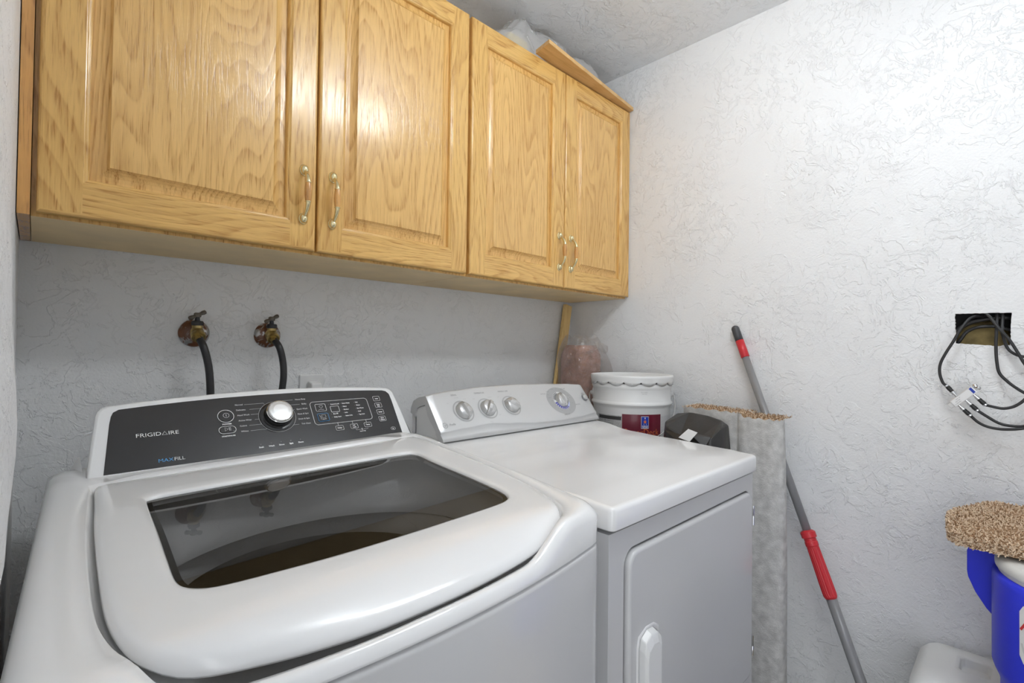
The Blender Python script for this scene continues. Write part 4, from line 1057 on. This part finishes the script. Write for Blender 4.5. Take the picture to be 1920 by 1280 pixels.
def carpet_roll():
    t = empty('carpet_roll', (1.675,-.79,0), 'tall folded carpet with pale grey backing outward, standing behind the dryer by the right wall', 'carpet')
    rnd = random.Random(4); b = MB()
    # footprint of the folded sheet (grey backing outwards)
    foot = [(1.735,-.640),(1.640,-.632),(1.606,-.655),(1.598,-.700),(1.600,-.760),(1.604,-.806),(1.608,-.822),(1.603,-.832),(1.600,-.850),(1.602,-.890),(1.606,-.925),(1.618,-.945),(1.635,-.950),(1.660,-.947),(1.677,-.932),(1.684,-.88),(1.700,-.80),(1.720,-.72)]
    F_ = [Vector((x,y,0)) for x, y in foot]; S_ = crom([(p.x,p.y,0) for p in F_], 5, True)
    cen = Vector((1.665,-.79,0)); loops = []
    lean = lambda z: -.010*z/1.0
    for k in range(24):
        z = .003+.998*k/23; l = []
        for i, p in enumerate(S_):
            v = p-cen; f = 1+.012*math.sin(z*7+i*.25)
            q = cen+v*f
            zz = z if k < 23 else z+.003*math.sin(i*1.7)-(.010 if q.y < -.84 else 0)-.006*sstep(-.6,-.95,q.y)
            flare = .012*(1-z)*sstep(-.88,-.94,q.y)
            l.append((min(q.x, 1.737), q.y+.0-flare, zz))
        loops.append(l)
    b.loft(loops, 0)
    top = loops[-1]; inner = [((x-1.665)*.94+1.665, (y+.79)*.97-.79, z-.004) for x, y, z in top]
    b.loft([top, inner], 0); 
    b.add([tuple(p) for p in inner], [tuple(range(len(inner)))], 1)
    b.build('carpet_backing', [M['backing'], M['tan']], t)
    b = MB(); pts = []
    for _ in range(2600):
        x, y = rnd.uniform(1.61,1.73), rnd.uniform(-.945,-.64)
        if math.sin(y*31+x*9)*.5+rnd.uniform(-.6,.8) < -.25 and x < 1.67 and rnd.random() < .6: continue
        pts.append(((x, y, .997-.007*sstep(-.6,-.95,y)-(.006 if y < -.84 else 0)), (0,0,1)))
    tufts(b, pts, .0065, .0010, [0,1,1,2,2], rnd, spread=1.1)
    o = b.build('carpet_pile', [M['tan'], M['tan2'], M['tan3']], t); o['kind'] = 'stuff'; o['label'] = 'tan carpet pile showing at the cut top edge'
carpet_roll()

def pole():
    T_, B_ = Vector((1.7595,-.752,1.280)), Vector((1.610,-1.247,.035))
    t = empty('mop', (1.610,-1.247,0), 'grey telescopic mop handle with red grip leaning against the right wall', 'mop')
    d = (T_-B_); L_ = d.length; dn = d.normalized(); P = lambda s: B_+dn*s
    # distances along the pole measured from the floor end
    s_red0, s_red1 = L_-.118, L_-.056; g0, g1 = .485, .672
    b = MB(); b.tube([P(g1-.01), P(s_red0+.002)], .0118, 20); b.build('upper_tube', M['grey'], t)
    b = MB(); b.tube([P(.0), P(g0+.01)], .0140, 20); b.build('lower_tube', M['grey'], t)
    b = MB(); b.tube([P(s_red0), P(s_red0+.001), P(s_red1)], .0136, 20, rad=[.0125,.0136,.0136]); b.build('red_band', M['red'], t)
    b = MB(); b.tube([P(s_red1), P(L_-.010), P(L_-.004), P(L_)], .0130, 20, rad=[.0131,.0130,.0105,.004]); b.build('end_cap', M['greyd'], t)
    b = MB(); n = 40; up = Vector((0,0,1)); a_ = dn.cross(up).normalized(); c_ = a_.cross(dn)
    loops = []
    for s_, r_, rib in ((g0,.0150,0),(g0+0.0053,.0175,0),(g0+0.0141,.0182,1),(g0+0.0440,.0180,1),(g0+0.0880,.0172,1),(g0+0.1320,.0165,1),(g0+0.1408,.0165,0),(g0+0.1434,.0178,0),(g0+0.1540,.0178,0),(g0+0.1558,.0165,0),(g0+0.1646,.0165,0),(g0+0.1663,.0205,0),(g0+0.1813,.0205,0),(g0+0.1839,.0180,0),(g1,.0135,0)):
        loops.append([P(s_)+(a_*math.cos(2*math.pi*k/n)+c_*math.sin(2*math.pi*k/n))*(r_-(.0011 if rib and k % 2 else 0)) for k in range(n)])
    b.loft(loops, 0, cap0=True, cap1=True, smooth=False); b.build('red_grip', M['red'], t)
    b = MB(); b.tube([P(-.005), P(.055), P(.075)], .019, 16, rad=[.021,.020,.015]); b.box((B_.x-.10,B_.y-.035,.001),(B_.x+.10,B_.y+.035,.028)); b.build('mop_head', M['greyd'], t, bevel=.004)
pole()

# ------------------------------------------------------------------ coax splitter and cables
SPC = Vector((1.7300,-1.3466,1.0813)); e1 = Vector((0,-.0374,.0390)).normalized()  # along body, up and to the right
e2 = Vector((0,-.0150,-.0182)).normalized()                                           # towards the three outputs
ex_ = Vector((-1,0,0))
def splitter():
    t = empty('coax_splitter', SPC, 'small silver coaxial cable splitter with white label hanging below the wall cut-out', 'cable splitter')
    def bx(b, c, a, bb, h, mi=0):
        P = [c+e1*sa*a+e2*sb*bb+ex_*sh*h for sh in (-1,1) for sa, sb in ((-1,-1),(1,-1),(1,1),(-1,1))]
        b.add(P, [(0,3,2,1),(4,5,6,7),(0,1,5,4),(1,2,6,5),(2,3,7,6),(3,0,4,7)], mi)
    b = MB(); bx(b, SPC, .0290, .0090, .0065); bx(b, SPC-ex_*.005, .031, .0105, .0015); 
    for s_ in (1,-1):
        for k in (1,): bx(b, SPC+e1*s_*.034-ex_*.005, .005, .006, .001)
    b.build('splitter_body', M['satin'], t, bevel=.0006)
    b = MB(); bx(b, SPC+ex_*.0068, .0275, .0072, .0002, 0); bx(b, SPC+e1*.0245+ex_*.0071, .0030, .0072, .0002, 1)
    fm = lambda x, y, h=0: tuple(SPC+e1*x-e2*y+ex_*(.0073+h))
    for i, s in enumerate(('5-1000 MHz', 'SPLITTER', 'OUT  IN')):
        text_into(b, s, fm, -.025+.004*i, -.0055+.0042*i, .0022, 2, 'LEFT', cap=0.0002)
    b.build('splitter_label', [M['paperw'], M['labelblue'], M['inkgrey']], t)
    # ground screw lug
    b = MB(); c = SPC+e1*.036-e2*.004
    b.lathe(c, ex_, [(.0055,-.004),(.0055,.003),(.004,.0045),(.001,.005)], 14); b.lathe(c+e2*.008+e1*.002, ex_, [(.0048,-.004),(.0048,.002),(.003,.003)], 6); b.box(tuple(c+Vector((.001,-.004,-.012))), tuple(c+Vector((.0025,.006,.004))))
    b.build('ground_screw', M['chrome'], t)
splitter()
def connector(b, p, d, ln=.034):
    b.lathe(p, d, [(.0036,0),(.0036,.006),(.0052,.0065),(.0055,.014),(.0050,.0145),(.0050,.0215),(.0055,.022),(.0052,.030),(.0060,.0305),(.0058,ln),(.0035,ln+.0005)], 16, mis=[0,0,0,0,1,1,1,0,0,0])
CR = .0034
def cable(pts, label, conn=None):
    b = MB(); b.tube(crom(pts, 6), CR, 12)
    o = b.build('coaxial_cable', M['rubber']); tag(o, label, 'cable', 'black coaxial cables at the wall cut-out')
    if conn:
        c = MB(); connector(c, *conn); k = c.build('cable_connector', [M['chrome'], M['blackp']], o); k['label'] = 'silver screw-on connector with black band'
    return o
x_ = 1.7365
pin = SPC - e1*.010 - e2*.0095 + Vector((.002,0,0))
cin = Vector((x_, -1.3147, 1.1054)); din = (cin-pin).normalized()
cable([(1.815,-1.40,1.289),(1.79,-1.375,1.291),(1.765,-1.358,1.286),(1.752,-1.3403,1.257),(1.747,-1.3265,1.2258),(1.744,-1.3114,1.1941),(1.742,-1.3005,1.1649),(1.740,-1.2994,1.1388),(1.738,-1.3058,1.1151),tuple(pin+din*.033)],
      'black coaxial cable looping left from the cut-out down to the splitter input', (pin, din))
ends = []
for k, s_ in enumerate((-.0215, -.002, .0195)):
    p = SPC+e1*s_+e2*.0095+Vector((.002,0,0)); d_ = (e2+Vector((0,-.06,0))).normalized(); ends.append((p, d_))
p, d_ = ends[2]
cable([tuple(p+d_*.033),(1.7365,-1.4060,1.0590),(1.736,-1.4203,1.0576),(1.736,-1.4361,1.0628),(1.736,-1.4481,1.0724),(1.737,-1.4570,1.0830),(1.740,-1.4610,1.0905),(1.7425,-1.4590,1.0960),(1.744,-1.4464,1.106),(1.746,-1.4291,1.1222),(1.747,-1.4131,1.1439),(1.748,-1.4082,1.171),(1.750,-1.4063,1.2092),(1.757,-1.4073,1.253),(1.785,-1.408,1.290),(1.81,-1.405,1.305)],
      'black coaxial cable hanging straight down from the cut-out, curling back to the upper splitter output', (p, d_))
p, d_ = ends[1]
cable([tuple(p+d_*.033),(1.7355,-1.3925,1.0330),(1.735,-1.4105,1.0210),(1.732,-1.4291,1.0165),(1.728,-1.4548,1.0185),(1.726,-1.482,1.035),(1.726,-1.496,1.068),(1.730,-1.492,1.105),(1.736,-1.475,1.140),(1.738,-1.4575,1.168),(1.740,-1.4454,1.1961),(1.742,-1.4305,1.2282),(1.745,-1.4113,1.2582),(1.760,-1.3945,1.2880),(1.79,-1.387,1.295),(1.815,-1.38,1.294)],
      'black coaxial cable crossing diagonally in front, from the cut-out round to the middle splitter output', (p, d_))
p, d_ = ends[0]
cable([tuple(p+d_*.033),(1.7365,-1.3733,1.0186),(1.737,-1.3898,1.0092),(1.739,-1.4097,1.0054),(1.742,-1.429,1.006),(1.746,-1.4548,1.0115),(1.749,-1.492,1.028),(1.750,-1.517,1.065),(1.752,-1.522,1.11),(1.752,-1.510,1.155),(1.752,-1.486,1.181),(1.750,-1.4600,1.186),(1.751,-1.4416,1.192),(1.754,-1.4265,1.2094),(1.763,-1.4175,1.2503),(1.785,-1.4180,1.290),(1.81,-1.414,1.305)],
      'black coaxial cable sagging deepest from the lowest splitter output, returning behind the diagonal one', (p, d_))
b = MB(); b.tube(crom([(1.806,-1.328,1.222),(1.802,-1.334,1.226),(1.800,-1.350,1.252),(1.798,-1.375,1.264),(1.80,-1.41,1.263),(1.81,-1.44,1.25)], 6), .0042, 10)
tag(b.build('coaxial_cable', M['rubber']), 'lower black cable arching inside the wall cavity', 'cable', 'black coaxial cables at the wall cut-out')
b = MB(); b.tube(crom([(1.81,-1.30,1.235),(1.805,-1.335,1.262),(1.80,-1.365,1.279),(1.80,-1.41,1.287),(1.81,-1.44,1.285)], 6), .0055, 10)
tag(b.build('coaxial_cable', M['rubber']), 'upper thicker black cable arching inside the wall cavity', 'cable', 'black coaxial cables at the wall cut-out')

# ------------------------------------------------------------------ cooler, carpet piece, white container
COX, COY, COZ = 1.365, -1.560, .282
b = MB()
for z in (.0, .13): b.box((COX-.17,COY-.17,z+.002),(COX+.13,COY-.155,z+.11)); b.box((COX-.17,COY+.150,z+.002),(COX+.13,COY+.165,z+.11))
for xx in (-.17,.115): b.box((COX+xx,COY-.155,.002),(COX+xx+.015,COY+.150,.264))
b.box((COX-.17,COY-.17,.264),(COX+.13,COY+.165,.280))
tag(b.build('wooden_crate', M['wood2']), 'plain wooden crate under the blue cooler', 'crate')
def cooler():
    t = empty('water_cooler', (COX,COY,COZ), 'blue round drink cooler with white lid, at the right edge beside the wall', 'cooler')
    r = .150
    b = MB(); pr = [(r-.020,.0),(r-.014,.006),(r-.012,.02),(r-.012,.285),(r-.010,.296),(r-.003,.312),(r,.322),(r,.482),(r-.001,.492),(r-.006,.497),(r-.012,.497)]
    b.lathe((COX,COY,COZ), (0,0,1), pr, 64); b.build('cooler_body', M['blue'], t)
    # rim dips away at front: white collar and lid
    b = MB(); b.lathe((COX,COY,COZ), (0,0,1), [(r-.013,.480),(r-.009,.492),(r-.008,.503)], 64); b.build('cooler_collar', M['whitem'], t)
    b = MB(); b.lathe((COX,COY,COZ), (0,0,1), [(r-.010,.502),(r-.005,.504),(r-.004,.508),(r-.004,.514),(r-.006,.520),(r-.014,.525),(r-.05,.5268),(.001,.5270)], 64); b.build('cooler_lid', M['whitem'], t)
    # moulded handle on the wall-ward left side (and its twin)
    for sg in (1, -1):
        d_ = Vector((.42, .905, 0)).normalized()*sg; s_ = Vector((-d_.y, d_.x, 0)); c = Vector((COX,COY,COZ)); b = MB(); L_ = []
        for o_, zt_, zb_ in ((r-.012,.520,.380),(r+.006,.5195,.396),(r+.024,.5165,.420),(r+.036,.5085,.445),(r+.039,.500,.462)):
            wd = .042
            L_.append([c+d_*o_+s_*wd+Vector((0,0,zt_)), c+d_*o_+s_*wd+Vector((0,0,zb_)), c+d_*o_-s_*wd+Vector((0,0,zb_)), c+d_*o_-s_*wd+Vector((0,0,zt_))])
        b.loft(L_, 0, cap0=True, cap1=True, smooth=False)
        b.build('side_handle', M['blue'], t, bevel=.006, segs=3)
    # label panel facing the room
    def Cp(a_deg, z, h=0.0):
        a = math.radians(a_deg); rr = r-.0+h; return (COX+rr*math.cos(a), COY+rr*math.sin(a), COZ+z)
    kk = math.degrees(1/r); mid = 164.0; b = MB()
    pts = rrect(.0, .388, .165, .118, .014, 6)
    cols = 24
    vs = []; 
    for i in range(cols+1):
        u = -.0825+.165*i/cols; e = max(0, abs(u)-.0685); cut = .014-math.sqrt(max(.014**2-e*e, 0)) if e > 0 else 0
        vs += [Cp(mid+u*kk, .365+cut, .0010), Cp(mid+u*kk, .470-cut, .0010)]
    b.add(vs, [(2*i,2*i+2,2*i+3,2*i+1) for i in range(cols)], 0, True)
    Cf = lambda x, y, h=0: Cp(mid+x*kk, y, .0016+h)
    stroke_into(b, [(-.080,.425),(-.070,.442),(-.050,.460)], Cf, .004, 1); stroke_into(b, [(-.078,.402),(-.074,.388),(-.06,.376)], Cf, .004, 2)
    b.build('cooler_label', [M['paperw'], M['red'], M['tub']], t)
cooler()

def carpet_piece():
    rnd = random.Random(9)
    t = empty('carpet_piece', (1.45,-1.56,.812), 'shaggy tan carpet offcut lying on top of the blue cooler', 'carpet')
    zt0, zb0 = .8370, .8125
    out = [(1.455,-1.342),(1.38,-1.349),(1.328,-1.358),(1.313,-1.40),(1.312,-1.50),(1.31,-1.62),(1.31,-1.75),(1.45,-1.78),(1.62,-1.76),(1.66,-1.60),(1.665,-1.45),(1.658,-1.402),(1.62,-1.387),(1.55,-1.360),(1.50,-1.344)]
    S_ = crom([(x,y,0) for x, y in out], 5, True); cen = Vector((1.46,-1.54,0)); b = MB(); loops = []
    sag = lambda x, y: .004*math.sin(x*20)+.0
    for f, z in ((.96,zb0),(1.0,zb0+.004),(1.0,zt0-.006),(.985,zt0),(.90,zt0+.001),(.5,zt0+.002),(.05,zt0+.002)):
        loops.append([(cen.x+(p.x-cen.x)*f, cen.y+(p.y-cen.y)*f, z+sag(p.x,p.y)*.3) for p in S_])
    b.loft(loops, 0, cap0=True, cap1=True); b.build('carpet_slab', M['tan3'], t)
    from mathutils.geometry import intersect_point_tri_2d
    def inside(x, y):
        c = False; n = len(S_)
        for i in range(n):
            p, q = S_[i], S_[(i+1) % n]
            if (p.y > y) != (q.y > y) and x < (q.x-p.x)*(y-p.y)/(q.y-p.y)+p.x: c = not c
        return c
    pts = []
    while len(pts) < 19000:
        x, y = rnd.uniform(1.28,1.65), rnd.uniform(-1.66,-1.28)
        if inside(x, y): pts.append(((x, y, zt0-.002), (-.25,0,.9)))
    n = len(S_)
    for _ in range(8000):
        i = rnd.randrange(n); p, q = S_[i], S_[(i+1) % n]; u = rnd.random(); a = p.lerp(q, u)
        if a.y < -1.67: continue
        d_ = (a-cen).normalized(); z = rnd.uniform(zb0+.004, zt0)
        pts.append(((a.x, a.y, z), (d_.x, d_.y, .25)))
    b = MB(); tufts(b, pts, .0062, .0015, [0,1,1,1,2], rnd, spread=.75)
    o = b.build('carpet_pile', [M['tan'], M['tan2'], M['tan3']], t); o['kind'] = 'stuff'
carpet_piece()

def white_container():
    t = empty('lidded_bin', (1.63,-1.39,0), 'white plastic bin with an oval recess in its lid, low beside the blue cooler', 'bin')
    x0, x1, y0, y1 = 1.525, 1.765, -1.520, -1.262
    b = MB(); cx, cy = (x0+x1)/2, (y0+y1)/2
    lv = [(0.002,.82),(.02,.85),(.36,.97),(.385,.97)]
    b.loft([[(cx+(x-cx)*s_, cy+(y-cy)*s_, z) for x, y in rrect(cx, cy, x1-x0, y1-y0, .035, 6)] for z, s_ in lv], 0, cap0=True, cap1=True)
    b.build('bin_body', M['whitem'], t)
    b = MB(); lv = [(.372,1.0),(.372,1.03),(.380,1.035),(.398,1.02),(.418,.90),(.424,.84)]
    base = lambda s_: rrect(cx, cy, (x1-x0)*s_, (y1-y0)*s_, .035*s_, 12)
    loops = [[(min(x, XR-.004), y, z) for x, y in base(s_)] for z, s_ in lv]
    ov = [(1.637+.062*math.cos(a), -1.392+.030*math.sin(a)) for a in [0]]
    nn = len(loops[0])
    def oval(f, z):
        l = []
        for x, y in base(.84):
            a = math.atan2((y-cy), (x-cx)); l.append((1.670+.050*f*math.cos(a), -1.372+.036*f*math.sin(a), z))
        return l
    loops += [oval(1.25,.4250), oval(1.0,.4245), oval(.93,.4200), oval(.90,.404), oval(.85,.402)]
    b.loft(loops, 0, cap0=True, cap1=True)
    b.build('bin_lid', M['whitem'], t)
    b = MB(); b.tube([(1.522,-1.262,.375),(1.508,-1.255,.378),(1.506,-1.2535,.36),(1.508,-1.253,.30)], .007, 10); b.build('lid_latch', M['whitep'], t)
white_container()
